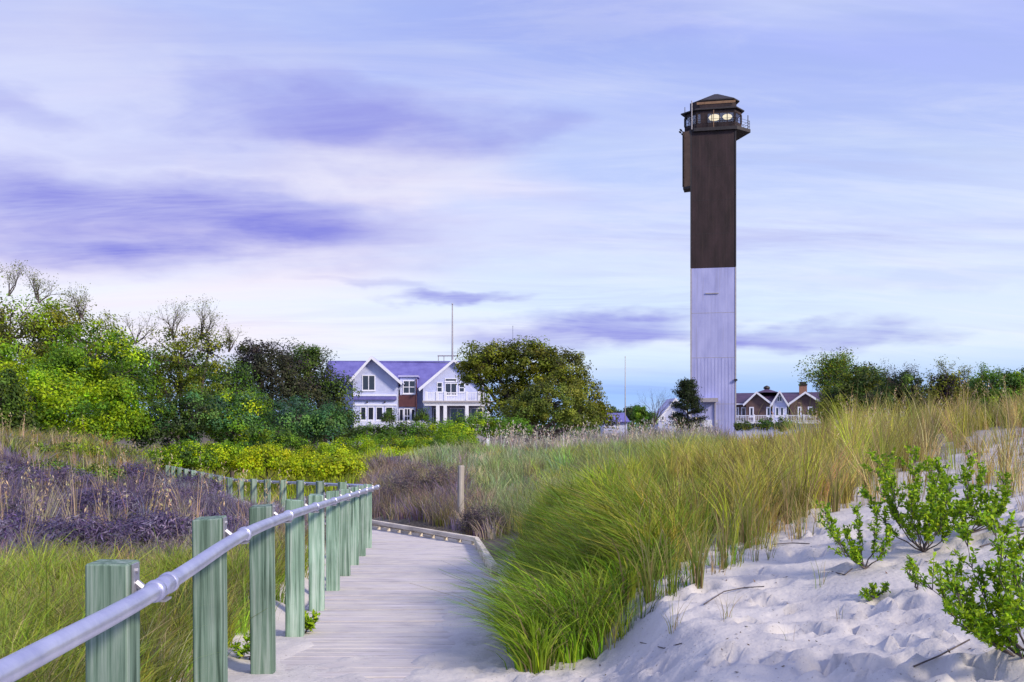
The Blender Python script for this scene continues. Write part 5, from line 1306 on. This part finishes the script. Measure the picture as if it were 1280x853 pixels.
sand_shrub('single small sprout on the sand below the largest bush', 1147, 738, [(1136, 705, 0), (1143, 712, .03)], per=7, lf=.03)
sand_shrub('low flat sprig on the sand below the thin stemmed bush', 1085, 752, [(1108, 736, .02), (1094, 735, 0), (1081, 742, -.03)], per=7, lf=.03)
POSTW = 'weeds at the foot of the railing posts'
sand_shrub('broad leaved weed at the foot of the third railing post', 380, 792, [(366, 774, 0), (378, 772, .05), (392, 774, 0), (386, 780, -.06)], per=5, lf=.06, group=POSTW)
sand_shrub('small weed on the sand just left of the second railing post', 318, 826, [(296, 812, 0), (306, 806, .05), (322, 810, -.03)], per=6, lf=.045, group=POSTW)

# separate tufts of grass on the bare sand
TUF = 'grass tufts on the bare sand'
def tuft(label, px, py, hpx, n, spread, green=.5, name='grass_tuft'):
    b = hit(px, py); s = b.y / F; H = hpx * s
    off = rng.normal(0, .018, (n, 2)); h = H * rng.uniform(.5, 1.05, n); ln = unit(off + rng.normal(0, .02, (n, 2))) * (h * rng.uniform(.1, spread, n))[:, None]
    P = np.concatenate([off, np.full((n, 1), -.02)], 1)
    c = vary([((.16, .22, .03), green), ((.30, .24, .11), 1 - green)], n, .2)
    me = blades_mesh(name, P, h, ln, np.full(n, .0048 if n < 20 else .008), c, c * .6 + np.array([.16, .13, .07]), 4, .2)
    o = link(name, me, M['blade']); o.location = b; tag(o, label, 'grass', TUF)
for a in [('thin upright tuft alone on the sand left of the thin stemmed bush', 1025, 735, 58, 9, .35, .7), ('sparse three-bladed tuft low in the middle of the sand', 1047, 776, 48, 5, .5, .4), ('forked dry tuft on the sand near the lower middle', 985, 800, 55, 4, .8, .3),
          ('leaning tuft at the left of the sand below the green grass edge', 842, 790, 66, 12, .7, .5), ('wide splayed tuft on the sand right of the green grass edge', 908, 775, 52, 11, 1.0, .3), ('green tuft at the sand edge under the yellow-green grass', 838, 742, 110, 26, .35, .9),
          ('short green tuft on the sand below the tall yellow grass', 866, 716, 62, 16, .5, .8), ('tufted clump standing forward on the sand with stiff blades', 905, 712, 130, 34, .3, .4), ('small dry tuft on the upper sand beneath the tan grass', 962, 700, 56, 12, .5, .4),
          ('stiff narrow tuft on the upper sand left of the thin stemmed bush', 943, 703, 62, 12, .3, .6), ('tan tuft on the sand at the foot of the tan grass', 1000, 672, 64, 18, .3, .3), ('reddish dry clump on the high sand at the right', 1256, 600, 110, 36, .3, .1), ('dry clump on the high sand by the right edge', 1282, 640, 58, 18, .6, .1),
          ('green tussock standing out at the front edge of the arching grass', 742, 800, 120, 60, .6, .95), ('leafy yellow-green tussock at the sand edge right of the arching grass', 812, 752, 130, 60, .5, .8), ('upright tussock with dark base at the sand edge', 872, 735, 120, 55, .4, .6),
          ('broad tan-green tussock on the sand edge left of the upper tufts', 935, 684, 120, 55, .4, .5), ('straw tussock at the top of the sand edge', 985, 655, 115, 50, .35, .3), ('pale tussock at the sand edge above the thin stemmed bush', 1045, 640, 110, 50, .35, .3), ('tan tussock on the sand behind the left side of the largest bush', 1085, 622, 105, 45, .35, .25),
          ('slim dry tuft left of the reddish clump', 1222, 585, 80, 16, .3, .2), ('slender tuft behind the largest bush', 1120, 612, 70, 16, .3, .3), ('tiny tuft at the very bottom of the sand', 770, 800, 40, 7, .7, .6)]:
    tuft(*a)

# dead sticks lying on the sand
def stick(label, pts, r):
    w = [hit(*p) for p in pts]; b = w[0]
    segs = []; q = [np.array(v - b) + np.array([0, 0, .006]) for v in w]; m_ = []
    for a, c in zip(q[:-1], q[1:]):
        for k in range(3):
            t0, t1 = k / 3, (k + 1) / 3; segs.append((a + (c - a) * t0, a + (c - a) * t1, r, r * .92))
    o = link('dead_stick', sticks_mesh('dead_stick', segs, 6), M['bark']); o.location = b; tag(o, label, 'stick', 'dead sticks on the sand')
stick('long thin dead stick on the sand at the lower right', [(1142, 842), (1175, 826), (1212, 806)], .004)
stick('dark dead runner trailing out of the spreading bush to the right edge', [(1212, 668), (1240, 660), (1262, 664), (1285, 662)], .006)
stick('curved dead stem on the sand just below the dark runner', [(1225, 686), (1250, 677), (1284, 670)], .005)
stick('short dead twig on the sand under the thin stemmed bush', [(1040, 716), (1056, 720), (1066, 712)], .004)
stick('thin dead runner on the upper sand left of the bushes', [(965, 683), (990, 680), (1012, 682)], .004)
stick('bent twig on the sand near the splayed tuft', [(880, 760), (905, 744), (930, 738), (955, 736)], .004)
stick('fine dead stem at the sand foot of the leaning tuft', [(800, 806), (830, 812), (852, 806)], .003)
